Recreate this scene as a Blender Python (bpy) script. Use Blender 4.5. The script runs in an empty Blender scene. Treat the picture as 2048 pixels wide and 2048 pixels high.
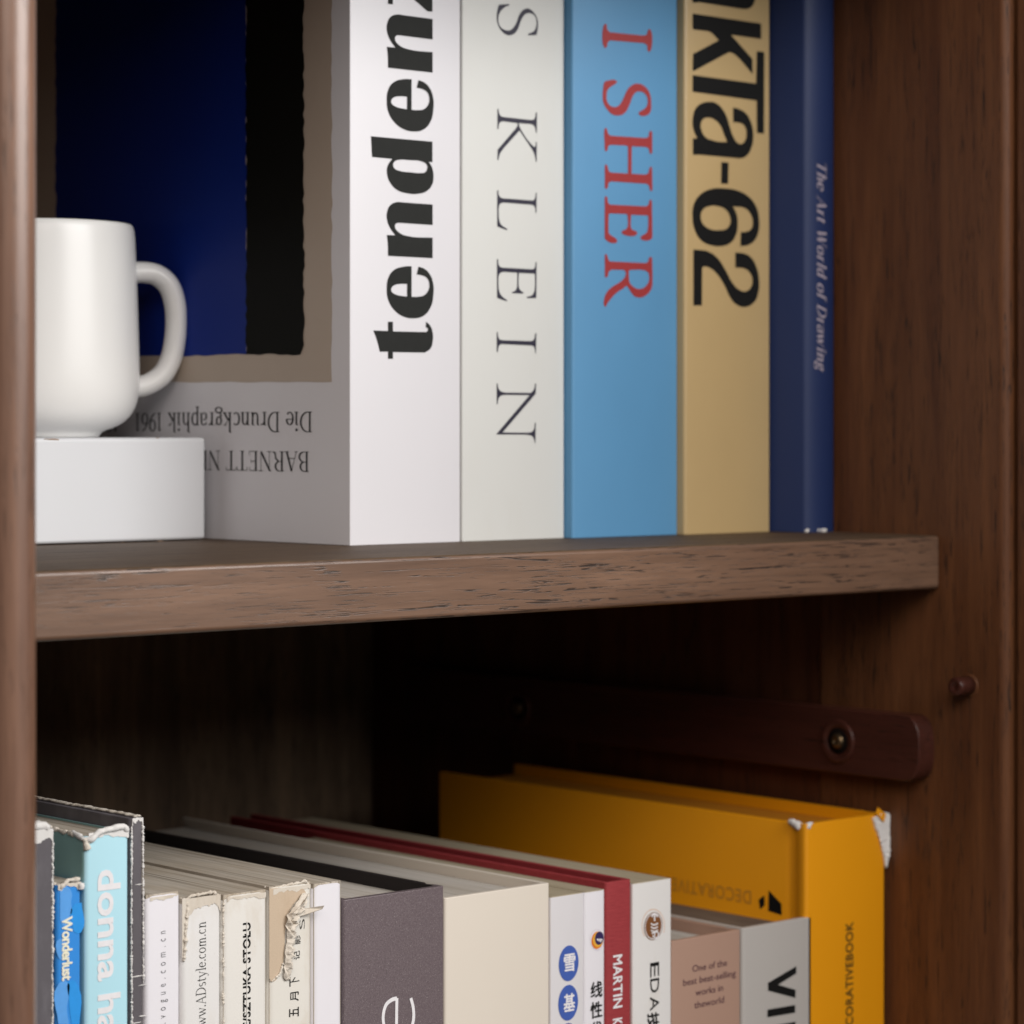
import bpy, bmesh, math, random
from mathutils import Vector, Matrix
random.seed(7)
scene = bpy.context.scene
C = scene.collection
PI = math.pi

# ---------------------------------------------------------------- camera, world, lights, exposure
F_PX = 5547.0                      # focal length in pixels of a 2048 px wide frame
YAW = math.atan(4950.0 / 5547.0)   # looking to the right of the depth axis
HOR = 858.0                        # eye level, pixel row
SN, CS = math.sin(YAW), math.cos(YAW)
cam_d = bpy.data.cameras.new('camera')
cam = bpy.data.objects.new('camera', cam_d)
C.objects.link(cam)
cam.location = (0, 0, 0)
cam.rotation_euler = (PI / 2, 0, -YAW)
cam_d.sensor_width = 36
cam_d.lens = F_PX / 2048 * 36
cam_d.shift_y = -(1024 - HOR) / 2048
cam_d.clip_start = 0.05
cam_d.clip_end = 60
cam_d.dof.use_dof = True
cam_d.dof.focus_distance = 1.235
cam_d.dof.aperture_fstop = 10.0
scene.camera = cam

w = bpy.data.worlds.new('World')
scene.world = w
w.use_nodes = True
w.node_tree.nodes['Background'].inputs[0].default_value = (1.0, 0.97, 0.95, 1)
w.node_tree.nodes['Background'].inputs[1].default_value = 0.035
scene.view_settings.view_transform = 'Standard'
scene.view_settings.look = 'None'
scene.view_settings.exposure = 0.0

def area(name, loc, target, sx, sy, power, col):
    l = bpy.data.lights.new(name, 'AREA')
    l.shape = 'RECTANGLE'; l.size = sx; l.size_y = sy; l.energy = power; l.color = col
    o = bpy.data.objects.new(name, l); C.objects.link(o)
    o.location = loc
    o.rotation_euler = (Vector(target) - Vector(loc)).to_track_quat('-Z', 'Y').to_euler()
    return o
T0 = Vector((0.85, 1.0, -0.12))
def polar(az, el, d):
    a, e = math.radians(az), math.radians(el)
    return T0 + Vector((math.sin(a) * math.cos(e), -math.cos(a) * math.cos(e), math.sin(e))) * d
area('window_light', polar(17, 28, 1.7), T0, 1.5, 0.95, 38.5, (1.0, 0.985, 0.965))
area('room_bounce', polar(-44, 32, 2.0), T0, 1.0, 1.0, 17.5, (1.0, 0.91, 0.84))

# ---------------------------------------------------------------- helpers
def at(u, v, X=None, Y=None, Z=None):
    k = u - 1024
    d = Vector((SN * F_PX + CS * k, CS * F_PX - SN * k, HOR - v))
    if Y is not None: s = Y / d.y
    elif X is not None: s = X / d.x
    else: s = Z / d.z
    return d * s
def xa(u, Y): return at(u, 0, Y=Y).x

def props(o, label=None, cat=None, group=None, kind=None):
    if label: o['label'] = label
    if cat: o['category'] = cat
    if group: o['group'] = group
    if kind: o['kind'] = kind
    return o
def thing(name, label, cat, loc, group=None):
    o = bpy.data.objects.new(name, None); C.objects.link(o)
    o.location = loc; o.empty_display_size = 0.02
    return props(o, label, cat, group)
def link(name, me, mat, parent=None, smooth=False):
    o = bpy.data.objects.new(name, me); C.objects.link(o)
    if mat is not None and not me.materials: me.materials.append(mat)
    if parent is not None:
        o.parent = parent
        loc = Vector((0, 0, 0)); p = parent
        while p is not None: loc += Vector(p.location); p = p.parent
        me.transform(Matrix.Translation(-loc))
    if smooth:
        for p in me.polygons: p.use_smooth = True
    return o
def mesh(name, vs, fs):
    me = bpy.data.meshes.new(name); me.from_pydata([tuple(v) for v in vs], [], fs); me.validate(); me.update()
    return me
def fixn(me):
    bm = bmesh.new(); bm.from_mesh(me); bmesh.ops.recalc_face_normals(bm, faces=bm.faces); bm.to_mesh(me); bm.free()
    return me
def bevel(o, wd, seg=3, ang=40):
    m = o.modifiers.new('bevel', 'BEVEL'); m.width = wd; m.segments = seg; m.limit_method = 'ANGLE'
    m.angle_limit = math.radians(ang); m.harden_normals = True
    for p in o.data.polygons: p.use_smooth = True
    return o
def box(name, a, b, mat, parent=None, bv=0.0, seg=3, cuts=None):
    (x0, y0, z0), (x1, y1, z1) = a, b
    vs = [(x, y, z) for x in (x0, x1) for y in (y0, y1) for z in (z0, z1)]
    fs = [(0, 1, 3, 2), (4, 6, 7, 5), (0, 4, 5, 1), (2, 3, 7, 6), (0, 2, 6, 4), (1, 5, 7, 3)]
    o = link(name, fixn(mesh(name, vs, fs)), mat, parent)
    if bv: bevel(o, bv, seg)
    return o
def prism(path, z0, z1):
    n = len(path)
    vs = [(x, y, z0) for x, y in path] + [(x, y, z1) for x, y in path]
    fs = [(i, (i + 1) % n, n + (i + 1) % n, n + i) for i in range(n)] + [tuple(range(n))[::-1], tuple(range(n, 2 * n))]
    return vs, fs

# ---- materials
def new_mat(name):
    m = bpy.data.materials.new(name); m.use_nodes = True
    nt = m.node_tree; b = nt.nodes['Principled BSDF']
    return m, nt, b
def N(nt, t, **kw):
    n = nt.nodes.new(t)
    for k, v in kw.items():
        if k.startswith('i_'): n.inputs[k[2:].replace('_', ' ')].default_value = v
        else: setattr(n, k, v)
    return n
def ramp(nt, src, p0, p1, c0=(0, 0, 0, 1), c1=(1, 1, 1, 1)):
    r = nt.nodes.new('ShaderNodeValToRGB')
    r.color_ramp.elements[0].position = p0; r.color_ramp.elements[1].position = p1
    r.color_ramp.elements[0].color = c0; r.color_ramp.elements[1].color = c1
    nt.links.new(src, r.inputs[0]); return r.outputs[0]
def mixc(nt, f, a, b, mode='MIX'):
    m = nt.nodes.new('ShaderNodeMix'); m.data_type = 'RGBA'; m.blend_type = mode
    for s, v in ((m.inputs[0], f), (m.inputs[6], a), (m.inputs[7], b)):
        if hasattr(v, 'links'): nt.links.new(v, s)
        elif isinstance(v, (int, float)): s.default_value = v
        else: s.default_value = (*v[:3], 1)
    return m.outputs[2]
def mathn(nt, op, a, b):
    m = nt.nodes.new('ShaderNodeMath'); m.operation = op
    for s, v in ((m.inputs[0], a), (m.inputs[1], b)):
        if hasattr(v, 'links'): nt.links.new(v, s)
        else: s.default_value = v
    return m.outputs[0]
def coords(nt, scale, loc=(0, 0, 0), rot=(0, 0, 0)):
    tc = nt.nodes.new('ShaderNodeNewGeometry')
    mp = nt.nodes.new('ShaderNodeMapping'); mp.inputs[3].default_value = scale; mp.inputs[1].default_value = loc
    mp.inputs[2].default_value = rot
    nt.links.new(tc.outputs['Position'], mp.inputs[0]); return mp.outputs[0]
def noise(nt, vec, scale, detail=3, rough=0.55, dist=0.0):
    n = nt.nodes.new('ShaderNodeTexNoise'); n.inputs['Scale'].default_value = scale
    n.inputs['Detail'].default_value = detail; n.inputs['Roughness'].default_value = rough
    n.inputs['Distortion'].default_value = dist
    nt.links.new(vec, n.inputs['Vector']); return n.outputs['Fac']
def bump(nt, b, h, strength, dist):
    n = nt.nodes.new('ShaderNodeBump'); n.inputs['Strength'].default_value = strength; n.inputs['Distance'].default_value = dist
    nt.links.new(h, n.inputs['Height']); nt.links.new(n.outputs[0], b.inputs['Normal'])

def wood(name, light, mid, pore, axis='x', rough=0.42, pores=0.62, poremix=0.85, coat=0.25, seed=0, pf=(70, 1500)):
    m, nt, b = new_mat(name)
    def sc(al, ac): return {'x': (al, ac, ac), 'y': (ac, al, ac), 'z': (ac, ac, al)}[axis]
    rt = {'x': (0, 0.035, 0), 'y': (0.02, 0, 0), 'z': (0.02, 0.02, 0)}[axis]
    big = noise(nt, coords(nt, sc(3.5, 48), (seed, seed, 0), rt), 1, 4, 0.6, 0.5)
    mid_n = noise(nt, coords(nt, sc(24, 420), (seed, 3, 0), rt), 1, 4, 0.65)
    patch = noise(nt, coords(nt, sc(17, 60), (seed + 5, 1, 2)), 1, 2)
    p = noise(nt, coords(nt, sc(*pf), (seed, 0, 1), rt), 1, 3, 0.62, 0.12)
    wavy = noise(nt, coords(nt, sc(40, 500), (seed, 7, 1)), 1, 1)
    c = mixc(nt, ramp(nt, big, 0.30, 0.72), mid, light)
    c = mixc(nt, mathn(nt, 'MULTIPLY', ramp(nt, mid_n, 0.38, 0.75), 0.45), c, [v * 0.62 for v in mid])
    thr = mathn(nt, 'ADD', p, mathn(nt, 'MULTIPLY', mathn(nt, 'SUBTRACT', patch, 0.5), 0.27))
    thr = mathn(nt, 'ADD', thr, mathn(nt, 'MULTIPLY', mathn(nt, 'SUBTRACT', wavy, 0.5), 0.10))
    pm = ramp(nt, thr, pores, pores + 0.05)
    # fine vessel lines: thin contour lines of a stretched noise, broken into dashes
    ln = noise(nt, coords(nt, sc(9, 330), (seed + 2, 4, 1), rt), 1, 2, 0.5, 0.2)
    ln = ramp(nt, mathn(nt, 'ABSOLUTE', mathn(nt, 'SUBTRACT', ln, 0.5), 0), 0.009, 0.028, (1, 1, 1, 1), (0, 0, 0, 1))
    dm = ramp(nt, noise(nt, coords(nt, sc(85, 420), (seed, 9, 4), rt), 1, 3, 0.6), 0.46, 0.54)
    pt = ramp(nt, noise(nt, coords(nt, sc(9, 40), (seed + 1, 2, 8)), 1, 2), 0.36, 0.50)
    ln = mathn(nt, 'MULTIPLY', mathn(nt, 'MULTIPLY', ln, dm), pt)
    pm = mathn(nt, 'MAXIMUM', mathn(nt, 'MULTIPLY', pm, 0.8), ln)
    c = mixc(nt, mathn(nt, 'MULTIPLY', pm, poremix), c, pore)
    nt.links.new(c, b.inputs['Base Color'])
    b.inputs['Roughness'].default_value = rough
    b.inputs['Coat Weight'].default_value = coat; b.inputs['Coat Roughness'].default_value = 0.28
    h = mathn(nt, 'SUBTRACT', mathn(nt, 'MULTIPLY', mid_n, 0.35), pm)
    bump(nt, b, h, 0.35, 0.0004)
    return m

def paper(name, col, rough=0.5, dirt=0.0, dirtcol=(0.42, 0.33, 0.22), grain=0.12, coat=0.0, mottle=0.05, spec=0.5, wave=0.0):
    m, nt, b = new_mat(name)
    n1 = noise(nt, coords(nt, (30, 30, 18)), 1, 4)
    c = mixc(nt, n1, [v * (1 - mottle) for v in col], [min(1, v * (1 + mottle)) for v in col])
    if dirt:
        n2 = noise(nt, coords(nt, (60, 60, 26), (4, 2, 9)), 1, 6, 0.65)
        c = mixc(nt, mathn(nt, 'MULTIPLY', ramp(nt, n2, 0.50, 0.80), dirt), c, dirtcol)
        n3 = noise(nt, coords(nt, (900, 900, 500), (1, 2, 3)), 1, 3, 0.7)
        c = mixc(nt, mathn(nt, 'MULTIPLY', ramp(nt, n3, 0.68, 0.74), dirt * 0.7), c, [v * 0.4 for v in dirtcol])
    nt.links.new(c, b.inputs['Base Color'])
    b.inputs['Roughness'].default_value = rough
    b.inputs['Coat Weight'].default_value = coat; b.inputs['Coat Roughness'].default_value = 0.3
    b.inputs['Specular IOR Level'].default_value = spec
    g = noise(nt, coords(nt, (2600, 2600, 2600)), 1, 2)
    if wave:
        g = mathn(nt, 'ADD', g, mathn(nt, 'MULTIPLY', noise(nt, coords(nt, (55, 55, 9)), 1, 2), wave))
    bump(nt, b, g, grain, 0.0002)
    return m
def pages(name, col, line=0.25, dirt=0.3, yellow=(0.45, 0.36, 0.25)):
    m, nt, b = new_mat(name)
    l1 = noise(nt, coords(nt, (2200, 9, 3)), 1, 3, 0.7)
    l2 = noise(nt, coords(nt, (420, 5, 2), (3, 1, 0)), 1, 3, 0.6)
    d = noise(nt, coords(nt, (70, 14, 20), (8, 1, 0)), 1, 5, 0.65)
    c = mixc(nt, mathn(nt, 'MULTIPLY', ramp(nt, l1, 0.35, 0.7), line), col, [v * 0.45 for v in col])
    c = mixc(nt, mathn(nt, 'MULTIPLY', ramp(nt, l2, 0.5, 0.72), line * 1.2), c, [v * 0.35 for v in yellow])
    c = mixc(nt, mathn(nt, 'MULTIPLY', ramp(nt, d, 0.42, 0.72), dirt), c, yellow)
    nt.links.new(c, b.inputs['Base Color']); b.inputs['Roughness'].default_value = 0.85
    b.inputs['Specular IOR Level'].default_value = 0.2
    bump(nt, b, mathn(nt, 'ADD', l1, l2), 0.7, 0.0005)
    return m
def flat(name, col, rough=0.5, spec=0.4):
    m, nt, b = new_mat(name)
    n1 = noise(nt, coords(nt, (300, 300, 300)), 1, 3)
    nt.links.new(mixc(nt, n1, [v * 0.9 for v in col], [min(1, v * 1.1) for v in col]), b.inputs['Base Color'])
    b.inputs['Roughness'].default_value = rough; b.inputs['Specular IOR Level'].default_value = spec
    return m

# ---------------------------------------------------------------- lettering
def parse(s):
    out = []
    for t in s.split():
        c = t.endswith('!'); x, y = t.rstrip('!').split(','); out.append((float(x), float(y), c))
    return out
def shape_mesh(loops, ox, oy, sc, res=5):
    """closed outlines (corner points marked !) filled flat, in photograph pixels"""
    cu = bpy.data.curves.new('outline', 'CURVE'); cu.dimensions = '2D'; cu.fill_mode = 'FRONT'; cu.resolution_u = res
    for l in loops:
        pts = parse(l) if isinstance(l, str) else l
        sp = cu.splines.new('BEZIER'); sp.bezier_points.add(len(pts) - 1); sp.use_cyclic_u = True
        for bp, (x, y, c) in zip(sp.bezier_points, pts):
            bp.co = (x, y, 0)
            t = 'VECTOR' if c else 'AUTO'; bp.handle_left_type = t; bp.handle_right_type = t
    o = bpy.data.objects.new('outline', cu); C.objects.link(o)
    bpy.context.view_layer.update()
    me = bpy.data.meshes.new_from_object(o.evaluated_get(bpy.context.evaluated_depsgraph_get()))
    vs = [(ox + v.co.x / sc, oy + v.co.y / sc) for v in me.vertices]
    fs = [tuple(p.vertices) for p in me.polygons]
    bpy.data.objects.remove(o); bpy.data.curves.remove(cu); bpy.data.meshes.remove(me)
    return vs, fs
def on_spine(parts, Y, dz=0.0, lift=0.0002, yf=None):
    vs, fs = [], []
    for pv, pf in parts:
        b = len(vs)
        for u, v in pv:
            p = at(u, v, Y=Y)
            y = Y - lift
            if yf: y = yf(p.x) - lift
            vs.append((p.x, y, p.z + dz))
        fs += [tuple(b + i for i in f) for f in pf]
    return vs, fs
def join(*ms):
    vs, fs = [], []
    for pv, pf in ms:
        b = len(vs); vs += list(pv); fs += [tuple(b + i for i in f) for f in pf]
    return vs, fs

_tcache = {}
def text_flat(s, bold=0.0, spacing=1.0, shear=0.0):
    """built-in face; returns verts normalised: x 0..1 over the run, y in cap heights"""
    cu = bpy.data.curves.new('text', 'FONT'); cu.body = s; cu.size = 1; cu.offset = bold
    cu.space_character = spacing; cu.shear = shear; cu.resolution_u = 3
    o = bpy.data.objects.new('text', cu); C.objects.link(o); bpy.context.view_layer.update()
    me = bpy.data.meshes.new_from_object(o.evaluated_get(bpy.context.evaluated_depsgraph_get()))
    vs = [(v.co.x, v.co.y) for v in me.vertices]; fs = [tuple(p.vertices) for p in me.polygons]
    bpy.data.objects.remove(o); bpy.data.curves.remove(cu); bpy.data.meshes.remove(me)
    x0 = min(v[0] for v in vs); x1 = max(v[0] for v in vs)
    return [((x - x0) / (x1 - x0), y / 0.682) for x, y in vs], fs

# small roman face drawn with a broad pen: thick uprights, thin cross strokes, hairline serifs
def _arc(cx, cy, rx, ry, a0, a1, n=12):
    return [(cx + rx * math.cos(math.radians(a0 + (a1 - a0) * i / n)), cy + ry * math.sin(math.radians(a0 + (a1 - a0) * i / n))) for i in range(n + 1)]
def _v(x, a, b): return [(x, a), (x, b)]
def _h(a, b, y): return [(a, y), (b, y)]
X = .45
ROMAN = {
 'A': (.62, [([(.07, 0), (.29, .7)], 0), ([(.29, .7), (.52, 0)], 2), (_h(.13, .42, .24), 0), (_h(0, .15, 0), 0), (_h(.42, .62, 0), 0)]),
 'B': (.54, [(_v(.13, 0, .7), 2), (_arc(.24, .53, .18, .165, 90, -90), 1), (_arc(.25, .18, .22, .18, 90, -90), 1), (_h(.03, .25, .7), 0), (_h(.13, .26, .365), 0), (_h(.03, .26, 0), 0)]),
 'R': (.6, [(_v(.13, 0, .7), 2), (_arc(.24, .53, .19, .17, 90, -90), 1), (_h(.03, .25, .7), 0), (_h(.13, .26, .36), 0), ([(.26, .36), (.42, .25), (.44, .05), (.56, 0)], 1), (_h(.03, .23, 0), 0)]),
 'N': (.64, [(_v(.12, 0, .7), 0), ([(.10, .7), (.52, .0)], 2), (_v(.52, 0, .7), 0), (_h(.02, .22, 0), 0), (_h(.42, .62, .7), 0), (_h(.02, .14, .7), 0)]),
 'E': (.52, [(_v(.13, 0, .7), 2), (_h(.03, .42, .7), 0), (_h(.13, .34, .36), 0), (_h(.03, .44, 0), 0), (_v(.42, .58, .7), 0), (_v(.44, 0, .14), 0), (_v(.34, .29, .43), 0)]),
 'T': (.54, [(_v(.27, 0, .7), 2), (_h(.03, .51, .7), 0), (_v(.03, .57, .7), 0), (_v(.51, .57, .7), 0), (_h(.17, .37, 0), 0)]),
 'D': (.64, [(_v(.13, 0, .7), 2), (_arc(.24, .35, .32, .35, 90, -90), 1), (_h(.03, .25, .7), 0), (_h(.03, .25, 0), 0)]),
 'W': (.85, [([(.08, .7), (.26, 0)], 2), ([(.26, 0), (.43, .6)], 0), ([(.40, .7), (.58, 0)], 2), ([(.58, 0), (.76, .7)], 0), (_h(0, .18, .7), 0), (_h(.68, .84, .7), 0)]),
 'M': (.8, [(_v(.12, 0, .7), 0), ([(.11, .7), (.38, 0)], 2), ([(.38, 0), (.64, .7)], 0), (_v(.65, 0, .7), 2), (_h(.02, .22, 0), 0), (_h(.55, .75, 0), 0)]),
 '1': (.36, [(_v(.2, 0, .68), 2), ([(.08, .6), (.2, .68)], 0), (_h(.1, .3, 0), 0)]),
 '6': (.42, [(_arc(.2, .21, .15, .21, 0, 360, 18), 1), ([(.34, .68), (.2, .60), (.08, .42), (.05, .2)], 1)]),
 '9': (.42, [(_arc(.2, .47, .15, .21, 0, 360, 18), 1), ([(.06, 0), (.2, .08), (.32, .26), (.35, .48)], 1)]),
 '-': (.3, [(_h(.04, .26, .24), 1)]),
 '.': (.2, [(_arc(.08, .04, .025, .03, 0, 360, 8), 1)]),
 'i': (.25, [(_v(.13, 0, X), 2), (_h(.04, .22, 0), 0), (_h(.04, .13, X), 0), (_arc(.12, .63, .025, .03, 0, 360, 8), 1)]),
 'l': (.25, [(_v(.13, 0, .72), 2), (_h(.04, .22, 0), 0), (_h(.04, .13, .72), 0)]),
 'e': (.42, [(_arc(.2, .225, .155, .225, 5, 318, 18), 1), (_h(.05, .35, .25), 0)]),
 'c': (.4, [(_arc(.2, .225, .155, .225, 48, 312, 16), 1)]),
 'o': (.44, [(_arc(.21, .225, .165, .225, 0, 360, 20), 1)]),
 'r': (.34, [(_v(.12, 0, X), 2), (_h(.03, .22, 0), 0), (_h(.03, .12, X), 0), (_arc(.24, .32, .11, .12, 175, 60, 6), 1)]),
 'n': (.5, [(_v(.12, 0, X), 2), (_arc(.25, .28, .12, .16, 175, 0, 8), 1), (_v(.37, 0, .29), 2), (_h(.03, .21, 0), 0), (_h(.29, .46, 0), 0), (_h(.03, .12, X), 0)]),
 'm': (.74, [(_v(.12, 0, X), 2), (_arc(.24, .28, .11, .16, 175, 0, 8), 1), (_v(.35, 0, .29), 2), (_arc(.47, .28, .11, .16, 175, 0, 8), 1), (_v(.58, 0, .29), 2), (_h(.03, .2, 0), 0), (_h(.27, .43, 0), 0), (_h(.5, .67, 0), 0)]),
 'u': (.5, [(_v(.12, .15, X), 2), (_arc(.24, .16, .12, .15, 185, 350, 8), 1), (_v(.37, 0, X), 2), (_h(.37, .46, 0), 0), (_h(.03, .12, X), 0), (_h(.28, .37, X), 0)]),
 'h': (.5, [(_v(.12, 0, .72), 2), (_arc(.25, .28, .12, .16, 175, 0, 8), 1), (_v(.37, 0, .29), 2), (_h(.03, .21, 0), 0), (_h(.29, .46, 0), 0), (_h(.03, .12, .72), 0)]),
 'k': (.48, [(_v(.12, 0, .72), 2), ([(.12, .2), (.36, X)], 0), ([(.2, .27), (.40, 0)], 2), (_h(.03, .21, 0), 0), (_h(.3, .48, 0), 0), (_h(.28, .44, X), 0), (_h(.03, .12, .72), 0)]),
 'p': (.48, [(_v(.12, -.22, X), 2), (_arc(.25, .225, .15, .225, 130, -130, 16), 1), (_h(.03, .22, -.22), 0), (_h(.03, .12, X), 0)]),
 'g': (.44, [(_arc(.2, .3, .12, .145, 0, 360, 16), 1), (_arc(.21, -.1, .16, .1, 0, 360, 16), 1), ([(.14, .17), (.08, .1), (.14, .02), (.3, 0)], 1), ([(.29, .4), (.4, .44)], 0)]),
 'a': (.42, [(_arc(.2, .33, .13, .12, 165, 0, 8), 1), (_v(.33, .03, .33), 2), (_arc(.19, .13, .12, .13, 60, 320, 10), 1), ([(.33, .03), (.41, .0)], 0)]),
 's': (.36, [(_arc(.18, .34, .11, .11, 50, 230, 8) + _arc(.18, .12, .12, .12, 50, -140, 8), 1)]),
 't': (.32, [(_v(.13, .08, .58), 2), (_arc(.2, .08, .07, .08, 180, 320, 6), 1), (_h(.03, .28, X), 0)]),
 'y': (.46, [([(.06, X), (.23, 0)], 2), ([(.4, X), (.2, -.14), (.1, -.22), (.05, -.17)], 0), (_h(0, .15, X), 0), (_h(.33, .47, X), 0)]),
 'w': (.66, [([(.06, X), (.2, 0)], 2), ([(.2, 0), (.33, .4)], 0), ([(.3, X), (.45, 0)], 2), ([(.45, 0), (.6, X)], 0), (_h(0, .15, X), 0), (_h(.52, .66, X), 0)]),
 'f': (.3, [(_v(.13, 0, .58), 2), (_arc(.22, .58, .09, .13, 180, 40, 6), 1), (_h(.04, .26, X), 0), (_h(.04, .22, 0), 0)]),
 'd': (.5, [(_v(.37, 0, .72), 2), (_arc(.23, .225, .15, .225, 50, 310, 16), 1), (_h(.37, .46, 0), 0), (_h(.28, .37, .72), 0)]),
}
ROMAN[' '] = (.26, [])
def roman(s, thick=.085, thin=.026, slant=0.0, track=0.0):
    vs, fs, x = [], [], 0.0
    layer = []
    for ch in s:
        adv, strokes = ROMAN[ch]
        for si, (pts, mode) in enumerate(strokes):
            n = len(pts); b = len(vs)
            for i, (px, py) in enumerate(pts):
                a = pts[max(i - 1, 0)]; c = pts[min(i + 1, n - 1)]
                dx, dy = c[0] - a[0], c[1] - a[1]; L = math.hypot(dx, dy) or 1
                wd = thin if mode == 0 else thick if mode == 2 else thin + (thick - thin) * abs(dy / L) ** 1.3
                nx, ny = -dy / L * wd / 2, dx / L * wd / 2
                for q in ((px + nx, py + ny), (px - nx, py - ny)):
                    vs.append((x + q[0] + slant * q[1], q[1])); layer.append(si)
            for i in range(n - 1): fs.append((b + 2 * i, b + 2 * i + 1, b + 2 * i + 3, b + 2 * i + 2))
        x += adv + track
    x0 = min(v[0] for v in vs); x1 = max(v[0] for v in vs)
    return [((a - x0) / (x1 - x0), y / .7, l) for (a, y), l in zip(vs, layer)], fs

def lay(tm, P0, P1, cap, lift_dir, lift=0.0002, yf=None):
    """map normalised text: P0 to P1 runs along the baseline, cap = vector of one cap height"""
    vs, fs = tm
    a = P1 - P0; out = []
    for v in vs:
        l = lift + (v[2] * 0.00001 if len(v) > 2 else 0)
        p = P0 + a * v[0] + cap * v[1]
        if yf: p = Vector((p.x, yf(p.x), p.z))
        out.append(p + lift_dir * l)
    return out, fs
FRONT = Vector((0, -1, 0)); LEFT = Vector((-1, 0, 0))
def spine_text(tm, Y, p0, p1, capx, **k):
    """baseline from pixel p0 to pixel p1 on the spine plane, capx = pixels of cap height to the right (+) or left (-)"""
    P0, P1 = at(*p0, Y=Y), at(*p1, Y=Y)
    P1 = Vector((P0.x, Y, P1.z)) if abs(P1.x - P0.x) < 0.003 else P1
    q = at(p0[0] + capx, p0[1], Y=Y)
    return lay(tm, P0, P1, Vector((q.x - P0.x, 0, 0)), FRONT, **k)

def emit(name, vf, mat, parent):
    me = mesh(name, *vf)
    return link(name, me, mat, parent)

# ---------------------------------------------------------------- materials
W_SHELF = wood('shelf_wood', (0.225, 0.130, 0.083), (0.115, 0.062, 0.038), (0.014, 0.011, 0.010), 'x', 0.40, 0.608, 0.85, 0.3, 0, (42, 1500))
W_TOP = wood('shelf_top_wood', (0.125, 0.080, 0.048), (0.078, 0.048, 0.029), (0.02, 0.015, 0.012), 'x', 0.6, 0.62, 0.6, 0.0, 2)  # darker than the front wood: dimmer light on the top is put into its colour
W_INSET = wood('inset_wood', (0.13, 0.045, 0.020), (0.075, 0.024, 0.011), (0.015, 0.008, 0.006), 'z', 0.55, 0.70, 0.8, 0.0, 5)  # darker than the stile wood: shade deep inside the case is put into the colour
W_SIDE = wood('side_wood', (0.165, 0.064, 0.024), (0.085, 0.029, 0.011), (0.016, 0.009, 0.006), 'z', 0.5, 0.645, 0.85, 0.0, 3, (55, 1300))
W_BACK = wood('back_wood', (0.32, 0.21, 0.125), (0.10, 0.062, 0.036), (0.02, 0.015, 0.01), 'z', 0.6, 0.60, 0.85, 0.0, 7)
W_POST = wood('post_wood', (0.29, 0.16, 0.105), (0.14, 0.07, 0.044), (0.05, 0.025, 0.015), 'z', 0.36, 0.70, 0.6, 0.9, 11)
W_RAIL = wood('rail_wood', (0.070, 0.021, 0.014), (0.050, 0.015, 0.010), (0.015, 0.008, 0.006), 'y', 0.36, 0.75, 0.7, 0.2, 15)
INK = flat('black_ink', (0.010, 0.010, 0.010), 0.6, 0.1)
INK_S = flat('soft_black_ink', (0.022, 0.023, 0.022), 0.65, 0.1)
WHITEP = flat('white_print', (0.80, 0.78, 0.80), 0.5)
TORN = paper('torn_paper', (0.66, 0.60, 0.52), 0.9, 0.6, (0.36, 0.26, 0.16), 0.6)
TORNW = paper('torn_white', (0.72, 0.70, 0.68), 0.9, 0.25, (0.4, 0.35, 0.3), 0.6)
PG_OLD = pages('old_page_edges', (0.60, 0.54, 0.46), 0.65, 0.65, (0.36, 0.28, 0.19))
PG_CLEAN = pages('clean_page_edges', (0.60, 0.56, 0.51), 0.35, 0.3)
PG_BEIGE = pages('beige_page_edges', (0.50, 0.43, 0.31), 0.3, 0.3, (0.36, 0.29, 0.18))

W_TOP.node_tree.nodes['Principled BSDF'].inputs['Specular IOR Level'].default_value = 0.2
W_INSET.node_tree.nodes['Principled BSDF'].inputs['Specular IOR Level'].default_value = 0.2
W_RAIL.node_tree.nodes['Principled BSDF'].inputs['Specular IOR Level'].default_value = 0.2
W_SIDE.node_tree.nodes['Principled BSDF'].inputs['Specular IOR Level'].default_value = 0.3
# ---------------------------------------------------------------- bookcase
YF = 0.940                                   # shelf front
zt = at(66, 1143, Y=YF).z                    # shelf top
zb = at(70, 1285, Y=YF).z                    # shelf underside
XP = at(1880, 1071, Y=YF).x                  # inner face of the right side
YPF = at(2012, 858, X=XP).y                  # its front edge
ZLOW = -0.475
case = thing('bookcase', 'brown wooden bookcase with two shelves of books and a rounded front post', 'bookcase', (0.80, 1.15, ZLOW - 0.03))
XL = 0.47
YB = 1.42
def grid_box(name, a, b, mat, parent, bv): return box(name, a, b, mat, parent, bv, 4)
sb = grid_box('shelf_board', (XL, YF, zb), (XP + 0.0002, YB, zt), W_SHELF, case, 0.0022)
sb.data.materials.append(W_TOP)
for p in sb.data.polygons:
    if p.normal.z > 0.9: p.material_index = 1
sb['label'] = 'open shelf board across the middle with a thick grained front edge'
s2 = grid_box('shelf_board', (XL, YF, ZLOW - 0.028), (XP + 0.0002, YB, ZLOW), W_SHELF, case, 0.0022)
s3 = grid_box('top_board', (XL - 0.03, 0.90, 0.27), (XP + 0.04, YB + 0.012, 0.298), W_SHELF, case, 0.002)
# right side: front stile and thinner inset panel behind it
YST = at(1632, 1300, X=XP).y
st = box('side_stile', (XP, YPF, ZLOW - 0.028), (XP + 0.030, YST, 0.2695), W_SIDE, case, 0.0048, 5)
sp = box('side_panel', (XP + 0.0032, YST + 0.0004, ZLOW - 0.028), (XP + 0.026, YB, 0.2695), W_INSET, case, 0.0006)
lp = box('side_panel', (XL - 0.028, 0.905, ZLOW - 0.028), (XL - 0.0003, YB, 0.2695), W_SIDE, case, 0.002)
bp = box('back_panel', (XL - 0.027, YB + 0.0005, ZLOW - 0.027), (XP + 0.025, YB + 0.012, 0.269), W_BACK, case)
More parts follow.
